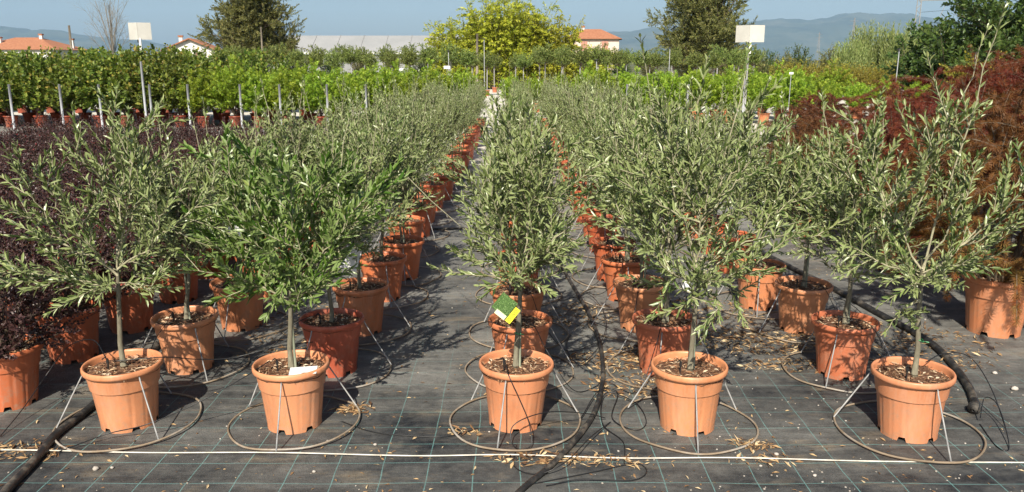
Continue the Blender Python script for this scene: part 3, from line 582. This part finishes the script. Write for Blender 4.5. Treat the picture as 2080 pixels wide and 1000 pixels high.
# ------------------------------------------------------------------ background trees
def tree(name, label, loc, seed, H, th, rad, lm, leaf, W, n1=16, n2=9, n3=6, tr=.16, wm='bark', step=.11, cz=None, leaves=True, kind='flat', droop=0.0, group=None, zmin=-.7, spread=.22):
    rng = np.random.default_rng(seed); w = MB(); lf = MB(); rad = np.array(rad, float); c = np.array((0, 0, cz if cz else th+rad[2]*.9))
    w.tube([(0, 0, -.1), (.05*tr, 0, th*.5), (0, .1*tr, th), (.1, 0, c[2]+rad[2]*.35)], [tr*1.25, tr, tr*.8, tr*.3], 9)
    br = MB()
    for i in range(n1):
        z = 1-(i+.5)/n1*(1-zmin); a = i*2.39996+rng.uniform(-.4, .4); q = math.sqrt(max(0, 1-z*z))
        tip = c+np.array((q*math.cos(a), q*math.sin(a), z))*rad*rng.uniform(.45, 1.06); p0 = np.array((0, 0, th*.75+(c[2]-th*.6)*rng.uniform(0, .9)*max(.12, (z+.8)/1.8)))
        P = bez(p0, p0+(tip-p0)*np.array((.5, .5, .7)), tip, 8); br.tube(P, np.linspace(tr*.32, tr*.07, 8), 5, cap=False)
        for k in range(n2):
            x = rng.uniform(.3, 1)*6.99; ai = int(x); b0 = P[ai]+(P[ai+1]-P[ai])*(x-ai); T = nrm(P[ai+1]-P[ai]); l = rad.mean()*spread*2*rng.uniform(.6, 1.3)
            d = side_dir(T, rng, rng.uniform(.5, 1), .25-droop); Q = bez(b0, b0+d*l*.5, b0+d*l-np.array((0, 0, droop*l*.5)), 6); br.tube(Q, np.linspace(tr*.09, tr*.03, 6), 4 if leaves else 4, cap=False)
            for j in range(n3):
                x2 = rng.uniform(.15, 1)*4.99; aj = int(x2); b1 = Q[aj]; d3 = side_dir(nrm(Q[aj+1]-Q[aj]), rng, rng.uniform(.5, 1), .2-droop); l3 = l*rng.uniform(.3, .7)
                S = bez(b1, b1+d3*l3*.5, b1+d3*l3-np.array((0, 0, droop*l3)), 4); br.tube(S, tr*.022, 3, cap=False)
                if leaves: shoot_leaves(lf, S, rng, step, leaf, W, .9, .1, kind, droop=droop*.5)
    t = thing(name, label, 'tree', loc, 0, group); w.obj('trunk', M[wm], t, True); br.obj('branches', M[wm], t)
    if leaves: lf.obj('crown', lm, t, kind='stuff')
    return t
tree('willow_tree', 'large olive-green tree behind the left rows, beside the greenhouse', (-18.8, 60, -.05), 11, 8, .7, (3.2, 3.1, 3.9), M['willow'], .22, .085, n1=34, n2=11, n3=8, tr=.17, step=.06, zmin=-.9)
tree('bare_tree', 'leafless grey tree left of the cream board', (-33.5, 69, -.05), 12, 8, 1.2, (2.0, 2.0, 3.9), None, 0, 0, n1=22, n2=8, n3=6, tr=.10, wm='greywood', leaves=False, zmin=-.3, spread=.2)
tree('grey_green_tree', 'large grey-green tree left of the right-hand white board', (12.8, 55, -.05), 13, 8, .6, (2.85, 2.75, 3.9), M['willow'], .21, .07, n1=36, n2=11, n3=8, tr=.17, step=.057, zmin=-.95)
for k, (x, y, sx, sz, lab) in enumerate([(16.3, 26, 3.1, 1.85, 'big dark green leafy tree rising behind the maples at right edge'), (19.6, 27, 3.0, 2.4, 'dark green tree at the far right edge of the picture'), (15.6, 29, 1.9, 1.4, 'lower dark green tree where the reeds end')]):
    tree('dark_tree', lab, (x, y, -.05), 20+k, 4, .5, (sx, sx*.9, sz), M['dark'], .22, .11, n1=28, n2=8, n3=6, tr=.12, step=.055, cz=sz*.95, group='dark trees at right', zmin=-.9)
def clump(name, label, loc, seed, n, rx, h, lm, leaf, W, cat, lean=.25, wr=.02, group=None, step=.09, ang=.8, cane=None, bare=.25, droop=.25):
    rng = np.random.default_rng(seed); w = MB(); lf = MB()
    for i in range(n):
        a = rng.uniform(0, 6.28); r = rx*math.sqrt(rng.random())*.75; p0 = np.array((r*math.cos(a), r*math.sin(a)*.6, 0)); hh = h*rng.uniform(.5, 1.06)*(1-.28*(r/rx)**2)
        tip = p0+np.array((math.cos(a)*lean*hh*rng.uniform(.2, 1)*(r/rx+.3), math.sin(a)*lean*hh*.6, hh)); P = bez(p0, p0+np.array((0, 0, hh*.6)), tip, 9)
        w.tube(P, np.linspace(wr, wr*.2, 9), 4, cap=False); shoot_leaves(lf, P, rng, step*1.5, leaf, W, ang, bare, 'flat', droop=droop)
        for k in range(12 if cane is None else cane):
            x = rng.uniform(bare, 1)**.8*7.99; ai = int(x); T = nrm(P[ai+1]-P[ai]); d = side_dir(T, rng, 1.0, .1); l = h*.15*rng.uniform(.5, 1.3); Q = bez(P[ai], P[ai]+d*l*.6+np.array((0, 0, .1*l)), P[ai]+d*l-np.array((0, 0, l*droop)), 5)
            w.tube(Q, wr*.2, 3, cap=False); shoot_leaves(lf, Q, rng, step, leaf, W, ang, .1, 'flat', droop=droop)
    t = thing(name, label, cat, loc, 0, group); w.obj('canes', M['bark' if cane is None else 'reed'], t); lf.obj('leaves', lm, t, kind='stuff')
for k, (x, y, rx, h, n, lab) in enumerate([(-.3, 46, 2.4, 5.4, 150, 'tallest yellow-green bamboo clump behind the end of the path'), (-2.7, 47, 2.0, 4.0, 100, 'low yellow bamboo clump at the left of the tall bamboo'), (1.9, 46.5, 1.9, 4.3, 120, 'rounded bamboo clump at the right of the tall bamboo'), (4.3, 47, 1.6, 2.5, 60, 'low yellow bamboo clump in front of the pink house')]):
    clump('bamboo_clump', lab, (x, y, -.05), 30+k, n, rx, h, M['bamboo'], .22, .075, 'bamboo', group='bamboo beyond the path', bare=.06, step=.07, lean=.34)
for k, (x, h) in enumerate([(22.6, 2.9), (24.2, 4.0), (25.7, 3.9), (27.2, 3.5)]):
    clump('reed_clump', 'tall pale green reed clump before the hills, %s from left' % od(k), (x, 55+k % 2, -.05), 50+k, 190, 1.35, h, M['reed'], .45, .06, 'reeds', lean=.12, wr=.014, group='reeds before the hills', step=.13, ang=.5, cane=0, bare=.1, droop=.12)
DV = bush(360, 30, (0, 0, 1.2), (1.15, 1.0, 1.15), .1, .16, .08, .085, .9, M['dark'], sub=7, sl=.5, t0=.35, wr=.02)
WV = bush(361, 30, (0, 0, 1.2), (1.15, 1.0, 1.15), .1, .17, .06, .085, .9, M['willow'], sub=7, sl=.5, t0=.35, wr=.02)
HB = [(x, 60+R1.uniform(-2, 2), R1.uniform(.9, 1.15)) for x in np.arange(17.2, 24.6, 1.45)]
for k, (x, y, s) in enumerate(HB):
    t = thing('hedge_shrub', 'dark green shrub in the hedge before the hills, %s from left' % od(k), 'shrub', (x, y, -.05), R1.uniform(0, 6), 'dark hedge before the hills', s); v = DV if k % 2 else WV; link('branches', v[0], t); link('leaves', v[1], t, kind='stuff')
for k, x in enumerate(np.arange(-46, 13.5, 2.6)):
    t = thing('far_hedge_shrub', 'bushy green shrub in the hedge line beyond the small trees, %s from left' % od(k), 'shrub', (x, 66+R1.uniform(-2, 2), -.05), R1.uniform(0, 6), 'hedge beyond the small trees', R1.uniform(.8, 1.02)); v = WV if k % 3 else DV; link('branches', v[0], t); link('leaves', v[1], t, kind='stuff')

# ------------------------------------------------------------------ boards, posts, poles
def board(x, y, h, rz, label, w=.37):
    t = thing('sign_board', label, 'board', (x, y, -.02), rz, 'boards on posts')
    for s in (-1, 1):
        b = MB(); a = math.radians(26); c = np.array((s*(w/2*math.cos(a)+.002), w/2*math.sin(a)-.01, h-.20)); b.box(c, (w, .012, .40), rz=s*a); b.obj('panel', M['cream'], t)
    MB().tube([(.0, .035, 0), (.0, .035, h-.05)], .021, 8).obj('post', M['steel'], t, True)
    MB().box((0.035, -.008, h-.52), (.05, .02, .30)).obj('bracket', M['white'], t)
    MB().box((-.012, .03, h-.42), (.05, .055, .10)).obj('clamp', M['black'], t)
board(-9.05, 20.0, 2.48, 0.0, 'cream folded board on a post at left, before the broad-leaved shrubs', .30)
board(5.75, 20.0, 2.42, -.36, 'white folded board on a post at right, before the grey-green tree')
POST = MB().tube([(0, 0, 0), (.01, 0, 1.08)], .026, 8).mesh('grey_post', M['greypost'], True)
for k, (px, top) in enumerate([(10, 0), (113, 0), (193, 0), (285, 1), (297, .0), (375, 0), (482, 0), (563, 0), (660, 0), (740, 0), (1130, 0), (1275, 0), (1400, 0), (1515, .25)]):
    o = tag(link('grey_post', POST), ['grey post in front of the shrubs, %s from the left' % od(k)][0], 'post', 'grey posts before the shrubs'); o.location = ((px-1040)*17.9/1666, 17.9, -.02); o.scale = (1, 1, 1+.45*top)
for (x, y, h, r, nm, lab) in [(-30.0, 56, 3.9, .09, 'wooden_pole', 'weathered wooden pole standing between the orange roof and bare tree'), (-14.6, 48, 3.5, .055, 'wooden_pole', 'slim pale pole in front of the olive-green tree'), (-1.85, 43, 2.95, .075, 'wooden_pole', 'wooden pole in front of the bamboo')]:
    t = tag(MB().tube([(0, 0, 0), (.04, 0, h)], [r, r*.8], 8).obj(nm, M['wood'], smooth=True), lab, 'pole'); t.location = (x, y, -.05)
for k, (x, y, h) in enumerate([(-1.15, 34, 2.4), (3.3, 32, 1.55), (5.95, 31, 2.0), (11.3, 24, 1.85), (13.55, 24, 1.75), (-2.55, 33, 1.9)]):
    t = thing('sprinkler', 'thin grey sprinkler riser among the shrubs, %s from the left' % ['second', 'third', 'fourth', 'fifth', 'rightmost', 'leftmost'][k], 'sprinkler', (x, y, -.02), 0, 'sprinkler risers')
    MB().tube([(0, 0, 0), (0, 0, h)], .013, 6).obj('riser', M['greypost'], t); MB().tube([(0, 0, h), (0, 0, h+.06)], [.03, .012], 6).tube([(-.07, 0, h+.05), (.07, 0, h+.07)], .01, 5).obj('head', M['black'], t)
for k, (x, y, z) in enumerate([(-4.7, 34.5, 1.2), (-2.7, 34, 1.3), (6.9, 20.2, 1.28)]):
    t = thing('plant_label', ['white label among the small tree stems left of the path', 'white label just left of the bamboo', 'small white label above the green shrubs at right'][k], 'label', (x, y, -.02), 0, 'white plant labels')
    MB().tube([(0, 0, 0), (0, 0, z)], .007, 5).obj('stick', M['greypost'], t); MB().box((0, -.01, z), (.26, .008, .12) if k < 2 else (.10, .008, .05)).obj('card', M['white'], t)

# ------------------------------------------------------------------ buildings
def house(name, label, loc, rz, w, d, he, hr, wallm, hip=0.0, chim=(), wins=(), ov=.5):
    t = thing(name, label, 'house', loc, rz)
    mb = MB(); mb.box((0, 0, he/2), (w, d, he))
    if not hip: mb.add([(-w/2, -d/2, he), (w/2, -d/2, he), (0, -d/2, hr-.25), (-w/2, d/2, he), (w/2, d/2, he), (0, d/2, hr-.25)], [[(0, 1, 2), (3, 5, 4)], [(0, 2, 5, 3), (1, 4, 5, 2)]])
    mb.obj('wall', M[wallm], t); W2, D2 = w/2+ov, d/2+ov
    if hip: V = [(-W2, -D2, he), (W2, -D2, he), (W2, D2, he), (-W2, D2, he), (-W2+hip, 0, hr), (W2-hip, 0, hr)]; F = [[(0, 1, 5, 4), (2, 3, 4, 5)], [(1, 2, 5), (3, 0, 4)], [(3, 2, 1, 0)]]
    else: e = ov*(hr-he)/(w/2); V = [(-W2, -D2, he-e), (0, -D2, hr), (W2, -D2, he-e), (-W2, D2, he-e), (0, D2, hr), (W2, D2, he-e)]; V += [(x, y, z-.18) for x, y, z in V]; F = [[(0, 1, 4, 3), (1, 2, 5, 4), (6, 9, 10, 7), (7, 10, 11, 8), (0, 6, 7, 1), (1, 7, 8, 2), (3, 4, 10, 9), (4, 5, 11, 10), (0, 3, 9, 6), (2, 8, 11, 5)]]
    ro = MB().add(V, F).obj('roof', M['rooft'], t)
    for (x, y, z0, z1) in chim:
        c = MB(); c.box((x, y, (z0+z1)/2), (.5, .5, z1-z0)); co = c.obj('chimney', M['plaster'], ro); MB().box((x, y, z1+.12), (.7, .7, .24)).obj('chimney_cap', M['rooft'], co)
    for (x, z, ww, hh) in wins:
        o = MB().box((x, -d/2-.02, z), (ww, .06, hh)).obj('window', M['glass'], t); MB().box((x-ww*.27, -d/2-.07, z), (ww*.5, .05, hh*1.02)).box((x+ww*.27, -d/2-.07, z), (ww*.5, .05, hh*1.02)).obj('shutter', M['shutter'], o)
    return t
house('tiled_house', 'house with low orange tiled hip roof at far left', (-88, 150, -.05), 0, 15.5, 11, 3.4, 5.6, 'plaster', hip=6.0, chim=[(-3.5, -2.6, 4.0, 5.4), (2.8, -.6, 4.9, 6.0), (7.2, 1.5, 3.6, 5.2)], wins=[(-3, 2.2, 1.1, 1.5), (3, 2.2, 1.1, 1.5)])
house('white_house', 'white gabled house with red-capped chimney left of the greenhouse', (-50.0, 130, -.05), .22, 7.2, 11, 3.3, 4.85, 'plaster', chim=[(-1.2, -5.2, 3.6, 5.0)], wins=[(1.2, 2.0, .9, 1.2)])
house('pink_house', 'pale pink house with red tiled hip roof right of the bamboo', (13.6, 140, -.05), -.12, 9.0, 8, 5.0, 6.7, 'pink', hip=3.6, chim=[(-1.6, 0, 5.8, 7.0)], wins=[(2.2, 3.9, 1.0, 1.5), (-1.2, 3.9, 1.0, 1.5)])
t = thing('greenhouse', 'long grey greenhouse roof on the horizon left of the bamboo', 'greenhouse', (-20, 112, -.05), 0)
mb = MB()
for k in range(2):
    y0 = k*9.2; V = [(-13, y0-4.5, 2.6), (13, y0-4.5, 2.6), (13, y0, 4.85), (-13, y0, 4.85), (13, y0+4.5, 2.6), (-13, y0+4.5, 2.6)]; mb.add(V, [[(0, 1, 2, 3), (3, 2, 4, 5)]])
mb.obj('roof', M['grhouse'], t)
MB().box((0, -4.6, 2.48), (26, .3, .24)).obj('gutter', M['white'], t); MB().box((0, -4.4, 1.15), (26, .05, 2.3)).obj('wall', M['grhouse'], t)
for x in np.linspace(-12.9, 12.9, 9): MB().tube([(x, -4.55, 2.62), (x, 0, 4.9), (x, 4.5, 2.63)], .03, 5).obj('rib', M['steel'], t)
# railway mast and far pylons
t = thing('railway_mast', 'grey lattice railway mast with a long arm at upper right', 'mast', (44.0, 90, -.05)); Hm = 9.5
for s in (-1, 1):
    MB().tube([(s*.28, 0, 0), (s*.20, 0, Hm)], .05, 5).obj('chord', M['steel'], t)
mb = MB()
for k in range(16): s = 1 if k % 2 else -1; mb.tube([(s*.26, 0, k*.58), (-s*.25, 0, (k+1)*.58)], .03, 4)
mb.obj('lattice', M['steel'], t); MB().tube([(0, 0, 7.85), (5.2, 0, 8.0)], .045, 5).obj('arm', M['steel'], t); MB().tube([(3.0, 0, 7.95), (2.4, 0, 6.2)], .03, 4).obj('drop_rod', M['steel'], t); MB().tube([(5.0, 0, 7.95), (5.0, 0, 8.5)], .06, 5).obj('insulator', M['black'], t)
for k, (a_, b_) in enumerate([((44.2, 90, 6.6), (75, 60, 9.6)), ((44.2, 90, 5.4), (75, 60, 8.6))]):
    P = bez(a_, (np.array(a_)+b_)/2-np.array((0, 0, .7)), b_, 14); tag(MB().tube(P, .016, 4).obj('overhead_wire', M['black']), ['upper overhead wire running right from the railway mast', 'lower overhead wire running right from the railway mast', 'overhead wire running away left from the railway mast'][k], 'wire')
for k, (px, d, h) in enumerate([(1728, 900, 46), (1660, 1300, 44)]):
    x = (px-1040)*d/1666; t = thing('pylon', ['nearer pale power pylon before the hills', 'farther faint power pylon before the hills'][k], 'pylon', (x, d, -.05), 0, 'power pylons before the hills')
    mb = MB()
    for sx in (-1, 1):
        for sy in (-1, 1): mb.tube([(sx*3, sy*3, 0), (sx*.7, sy*.7, h*.7), (sx*.3, sy*.3, h)], .22, 4)
    for q in range(9): z = h*q/9; w_ = 3-2.3*min(1, q/6.3); mb.tube([(-w_, -w_, z), (w_, -w_, z+h/9)], .14, 4).tube([(w_, -w_, z), (-w_, -w_, z+h/9)], .14, 4)
    mb.obj('tower', M['steel'], t)
    for z in (.7, .82, .93): MB().tube([(-5, 0, h*z), (5, 0, h*z)], .2, 4).obj('crossarm', M['steel'], t)

# ------------------------------------------------------------------ hoses, cord, tags, litter
def smooth(P, n=10):
    P = np.array(P, float); Q = np.concatenate([P[:1]*2-P[1:2], P, P[-1:]*2-P[-2:-1]]); out = []
    for i in range(1, len(Q)-2):
        for t in np.linspace(0, 1, n, endpoint=False):
            a, b, c, d = Q[i-1], Q[i], Q[i+1], Q[i+2]; out.append(.5*((2*b)+(c-a)*t+(2*a-5*b+4*c-d)*t*t+(3*b-a-3*c+d)*t**3))
    return np.array(out+[P[-1]])
def hose(name, label, P, r, mt, cat, n=8, group=None):
    return tag(MB().tube(smooth([(x, y, z[0] if z else r*.95) for x, y, *z in P]), r, n).obj(name, mt, smooth=True), label, cat, group)
hose('irrigation_pipe', 'thick black irrigation pipe at lower left running under the leftmost olive', [(-1.83, 2.45), (-1.883, 2.694), (-1.914, 2.937), (-1.954, 3.152), (-1.948, 3.45), (-1.98, 3.971), (-2.0, 4.704), (-1.97, 6.023), (-2.02, 8.133)], .018, M['hose'], 'pipe')
hose('irrigation_pipe', 'thick black irrigation pipe winding between the middle pots', [(-.05, 2.5), (0.028, 2.694), (0.157, 2.897), (0.298, 3.175), (0.394, 3.45), (0.47, 3.869), (0.5, 4.392), (0.479, 4.954), (0.407, 5.804), (0.367, 6.425), (0.332, 8.133)], .0125, M['hose'], 'pipe')
t = thing('irrigation_pipe', 'thick black irrigation pipe ending in a round cap beside the rightmost olive', 'pipe')
MB().tube(smooth([(x, y, .019) for x, y in [(2.148, 3.43), (2.246, 3.679), (2.348, 4.078), (2.371, 4.392), (2.318, 4.851), (2.253, 5.409), (2.148, 6.023), (2.028, 6.978), (1.96, 8.704)]]), .019, 9).obj('pipe', M['hose'], t, True)
a = np.linspace(0, PI, 8); MB().tube([(2.137+(-.012)*(k/7*4-1), 3.43-.045*(k/7*1.4-.2), .024) for k in range(8)], [.019, .022, .027, .029, .029, .027, .020, .006], 10).obj('end_cap', M['hose'], t, True)
hose('irrigation_pipe', 'thin black pipe lying across the aisle at the mat seam', [(-.78, 7.45), (-.4, 7.5), (0, 7.47), (.35, 7.52)], .011, M['hose'], 'pipe', 6)
hose('string_line', 'thin white cord stretched along the ground in front of the pots', [(-2.4, 3.03, .008), (-1.997, 3.026, .009), (-1.5, 3.006, .008), (-0.969, 2.997, .013), (-.4, 2.983, .006), (0.0, 2.981, .012), (.45, 2.962, .007), (0.917, 2.955, .012), (1.5, 2.936, .006), (2.3, 2.92, .008)], .0028, M['cord'], 'cord', 6)
TUBES = [('thin black tube arching from the ground at left into the leftmost front pot', [(-2.2, 3.16, 0.004), (-2.2, 3.34, 0.054), (-2.17, 3.5, 0.154), (-2.06, 3.51, 0.284), (-1.9, 3.43, 0.344), (-1.78, 3.30, 0.31)]),
 ('thin black tube passing before the leftmost front pot towards the second', [(-1.87, 3.01, 0.008), (-1.72, 3.12, 0.034), (-1.55, 3.13, 0.074), (-1.38, 3.22, 0.124), (-1.18, 3.27, 0.224), (-1.05, 3.26, 0.31)]),
 ('thin black tube slung between the two leftmost front pots', [(-1.74, 3.28, .30), (-1.54, 3.33, 0.30), (-1.45, 3.46, 0.24), (-1.31, 3.53, 0.22), (-1.12, 3.60, 0.25), (-1.0, 3.8, .2)]),
 ('thin black tube lying between the second and middle front pots', [(-0.77, 3.31, 0.004), (-0.6, 3.2, 0.004), (-0.4, 3.16, 0.004), (-0.28, 3.16, 0.004), (-0.14, 3.24, 0.004)]),
 ('thin black tube hanging from the middle front pot in a loop', [(-0.03, 3.27, 0.304), (-0.015, 3.135, 0.296), (0.025, 3.11, 0.214), (0.07, 3.09, 0.104), (0.08, 3.05, 0.024), (0.04, 3.03, 0.009), (0.0, 3.06, 0.024), (0.0, 3.10, 0.074), (0.06, 3.13, 0.104), (0.17, 3.19, 0.104), (0.33, 3.28, 0.054), (0.42, 3.32, 0.014)]),
 ('thin black tube curling on the mat beneath the middle front pot', [(0.02, 3.08, 0.004), (0.01, 2.9, 0.004), (0.1, 2.83, 0.009), (0.21, 2.86, 0.044), (0.33, 3.09, 0.034), (0.44, 3.3, 0.004)]),
 ('flat loop of thin black tube at the bottom edge in the middle', [(0.04, 2.75, 0.004), (0.31, 2.85, 0.004), (0.49, 2.92, 0.004), (0.53, 2.86, 0.004), (0.46, 2.79, 0.004), (0.26, 2.78, 0.014), (0.13, 2.75, 0.004)]),
 ('tangled loops of thin black tube between middle and next front pots', [(0.31, 3.32, 0.014), (0.42, 3.6, 0.024), (0.51, 3.6, 0.014), (0.45, 3.32, 0.014), (0.54, 3.22, 0.004), (0.6, 3.3, 0.004), (0.58, 3.48, 0.014), (0.45, 3.57, 0.024), (0.4, 3.27, 0.014), (0.47, 3.11, 0.004), (0.45, 2.92, 0.004)]),
 ('small bent loop of thin black tube beside the pipe end cap', [(2.09, 3.3, 0.024), (2.14, 3.37, 0.084), (2.16, 3.33, 0.094), (2.15, 3.24, 0.054), (2.07, 3.05, 0.004), (2.03, 3.07, 0.004), (2.08, 3.28, 0.004)]),
 ('thin black tube arching out of the rightmost front pot', [(1.80, 3.27, .30), (1.92, 3.36, 0.304), (2.17, 3.62, 0.204), (2.23, 3.59, 0.154), (2.19, 3.39, 0.104), (2.17, 3.24, 0.004)]),
 ('thin black tube coiled behind the second pot of the rightmost row', [(1.86, 5.17, 0.004), (2.06, 5.25, 0.014), (2.20, 5.11, 0.024), (2.20, 4.79, 0.024), (2.13, 4.7, 0.004), (2.0, 4.85, 0.004)]),
 ('tangled thin black tube over the middle pipe behind the front pots', [(0.34, 4.85, 0.004), (0.5, 5.22, 0.034), (0.58, 4.76, 0.034), (0.5, 4.23, 0.044), (0.36, 3.98, 0.014), (0.31, 4.31, 0.004), (0.45, 4.63, 0.034), (.62, 4.5, .01)])]
for lab, P in TUBES: hose('drip_tube', lab, P, .0024, M['tube'], 'tube', 5, 'thin drip tubes')
for r in range(5):
    for i in range(1, 7):
        o = olives[r, i].location; px = (-1.95, -1.95, .48, .48, 2.2)[r]; rr = R1.uniform(-.2, .2)
        P = [(px, o.y+rr, .01), (px*.6+o.x*.4, o.y-.15+rr, .02), (px*.3+o.x*.7, o.y-.24, .10+R1.uniform(0, .12)), (o.x*.86+px*.14-.0, o.y-.13, .30), (o.x-.05, o.y-.035, .315)]
        hose('drip_tube', 'thin black tube feeding the %s pot of the %s' % (od(i), ROWN[r]), P, .0022, M['tube'], 'tube', 4, 'thin drip tubes')
# cards and tags
t = tag(MB().box((0, 0, 0), (.115, .062, .0015)).obj('white_card', M['white']), 'white card lying on the soil of the second front pot', 'card'); t.location = (-.895, 3.215, .283); t.rotation_euler = (.16, -.03, .12)
MB().box((.01, -.022, .0012), (.03, .004, .0006)).obj('printed_line', M['black'], t)
t = thing('plant_tag', 'photo plant tag with yellow tip hanging on the middle front olive', 'tag', (-.03, 3.12, .605), 0); t.rotation_euler = (math.radians(78), math.radians(40), 0)
MB().box((0, 0, 0), (.10, .098, .0012)).obj('photo', M['tagphoto'], t).scale = (.78, .80, 1); MB().box((0.010, -.040, .0014), (.050, .020, .0012)).obj('strip', M['tagcream'], t)
ys = MB().box((.052, -.012, .004), (.024, .070, .0012)).obj('yellow_tip', M['tagyellow'], t)
fc = bpy.data.curves.new('lettering', 'FONT'); fc.body = 'OLIVO'; fc.size = .019; fc.align_x = 'CENTER'; fc.align_y = 'CENTER'; fc.materials.append(M['black'])
fo = bpy.data.objects.new('lettering_curve', fc); C.objects.link(fo); bpy.context.view_layer.update()
fme = bpy.data.meshes.new_from_object(fo.evaluated_get(bpy.context.evaluated_depsgraph_get())); bpy.data.objects.remove(fo); fo = link('lettering', fme, ys); fo.location = (.052, -.012, .0056); fo.rotation_euler = (0, 0, PI/2)
for k, (loc, rot, sz, lab) in enumerate([((-.90, 4.35, .497), (1.35, .35, .2), (.09, .13), 'white tag hanging in the third olive of the second row from left'), ((-1.32, 3.72, .77), (1.4, -.2, .3), (.06, .085), 'white tag hanging among leaves left of the second front olive'), ((.83, 3.62, .55), (1.3, .5, .1), (.05, .06), 'small white tag low in the olive behind the fourth front pot')]):
    t = thing('hanging_tag', lab, 'tag', loc, 0, 'white hanging tags'); t.rotation_euler = rot; MB().box((0, 0, 0), (*sz, .0012)).obj('card', M['white'], t); MB().tube([(0, sz[1]/2, 0), (.01, sz[1]/2+.07, 0)], .0012, 4).obj('string', M['white'], t)
t = tag(MB().tube([(-.60, 4.35, .985), (-.42, 4.05, .88), (-.20, 3.70, .775)], [.0016, .0022, .0026], 6).obj('bamboo_cane', M['twig'], smooth=True), 'thin pale bare cane slanting across the aisle into the middle front olive', 'cane')
# dry leaves, pebbles, gravel
LIT = [((-2.05, 3.02), .16, .07, 90, 'heap of dry leaves by the pipe at the lower left corner'), ((-.735, 3.44), .07, .06, 60, 'dry leaf clump beside the second front pot'), ((.12, 2.965), .17, .05, 80, 'dry leaf litter along the cord before the middle front pot'), ((.40, 2.94), .14, .05, 50, 'dry leaf litter by the pipe on the cord'), ((1.02, 3.09), .07, .05, 60, 'reddish dry leaf clump on the fourth hoop'), ((.56, 4.06), .22, .14, 200, 'dry leaf litter beside the middle pipe'), ((.76, 4.18), .15, .12, 110, 'dry leaf litter between the pots right of the middle pipe'), ((1.42, 4.36), .30, .22, 330, 'wide patch of dry leaf litter in the right aisle'), ((1.25, 4.9), .25, .35, 260, 'dry leaf litter deeper in the right aisle'), ((.60, 3.72), .18, .16, 130, 'dry leaf litter on the front bend of the middle pipe'), ((-1.3, 4.6), .2, .5, 120, 'dry leaf litter in the left aisle'), ((2.35, 4.3), .3, .4, 200, 'dry leaf litter between the right pipe and the maples'), ((1.50, 3.98), .22, .10, 120, 'dry leaf litter behind the front of the right aisle'), ((.44, 4.85), .2, .25, 150, 'dry leaf litter under the middle olives'), ((1.02, 2.95), .12, .03, 25, 'sparse dry leaves along the cord right of the fourth pot'), ((-.20, 3.20), .07, .04, 22, 'few dry leaves inside the middle hoop')]
for k, ((x, y), rx, ry, n, lab) in enumerate(LIT):
    mb = MB(); chips(mb, np.random.default_rng(80+k), int(n*2.1), rx*1.25, .002, .010, .055, .9, x, y, ry); tag(mb.obj('dry_leaf_litter', M['litter'], kind='stuff'), lab, 'leaf litter')
rng = np.random.default_rng(99); mb = MB(); n = 2600; P = np.stack([rng.uniform(-3.5, 3.5, n), 2.6+6*rng.random(n)**1.6, np.full(n, .003)], 1)
a = rng.uniform(0, 6.28, n); l = rng.uniform(.008, .035, n); put_leaves(mb, P, np.stack([np.cos(a), np.sin(a), rng.normal(0, .15, n)], 1), nrm(np.stack([rng.normal(0, .4, n), rng.normal(0, .4, n), np.ones(n)], 1)), l, l*.3, 'plain', rng.random(n))
tag(mb.obj('scattered_litter', M['litter'], kind='stuff'), 'tiny dry leaf scraps scattered over the weed mat', 'leaf litter')
def stone(rng, r):
    V = []; 
    for i in range(5):
        th = PI*i/4
        for j in range(7): ph = 2*PI*j/7; q = r*rng.uniform(.8, 1.15); V.append((q*1.15*math.sin(th)*math.cos(ph), q*math.sin(th)*math.sin(ph), q*.7*math.cos(th)))
    return np.array(V), [[(i*7+j, (i+1)*7+j, (i+1)*7+(j+1) % 7, i*7+(j+1) % 7) for i in range(4) for j in range(7)]]
mb = MB()
for k in range(520):
    r = rng.uniform(.0015, .0042)*(1.3 if rng.random() < .12 else 1); V, F = stone(rng, r); y = 2.6+4.2*rng.random()**1.5; mb.add(V+np.array((rng.uniform(-2.6, 2.6) if k % 2 else rng.uniform(.6, 2.6), y, r*.5)), F, rng.random())
tag(mb.obj('grit', M['stone'], kind='stuff'), 'small pale grit strewn over the weed mat', 'grit')
for k, ((x, y), r, lab) in enumerate([((-1.646, 2.877), .016, 'pale pebble at lower left below the cord, left of a pair'), ((-1.587, 2.889), .010, 'smaller pale pebble, right one of the pair at lower left'), ((-.778, 2.858), .010, 'pale pebble below the cord under the second front pot'), ((-.576, 3.085), .010, 'pale pebble between second and middle front pots'), ((1.085, 2.999), .012, 'pale pebble just above the cord right of fourth pot'), ((.992, 2.905), .008, 'small pebble below the cord right of the fourth pot'), ((2.466, 3.661), .022, 'large pale stone at the right edge near the pipe end'), ((1.179, 2.828), .010, 'pale pebble near the bottom edge right of centre'), ((2.492, 3.869), .016, 'stone at the right edge above the large stone')]):
    r *= .75; V, F = stone(np.random.default_rng(k), r); o = tag(MB().add(V, F, .5+.05*k).obj('pebble', M['stone'], smooth=True), lab, 'pebble', 'pebbles on the mat'); o.location = (x, y, r*.6)

# ------------------------------------------------------------------ haze over the plain
m = bpy.data.materials.new('haze_air'); m.use_nodes = True; N = m.node_tree.nodes; L = m.node_tree.links; N.remove(N['Principled BSDF'])
pv = N.new('ShaderNodeVolumePrincipled'); pv.inputs['Color'].default_value = (.48, .73, 1.0, 1); pv.inputs['Density'].default_value = 9.5e-5; pv.inputs['Anisotropy'].default_value = 0.0
L.new(pv.outputs[0], N['Material Output'].inputs['Volume'])
o = MB().box((0, 5450, 349), (23400, 12500, 700.)).obj('haze', m, kind='stuff')
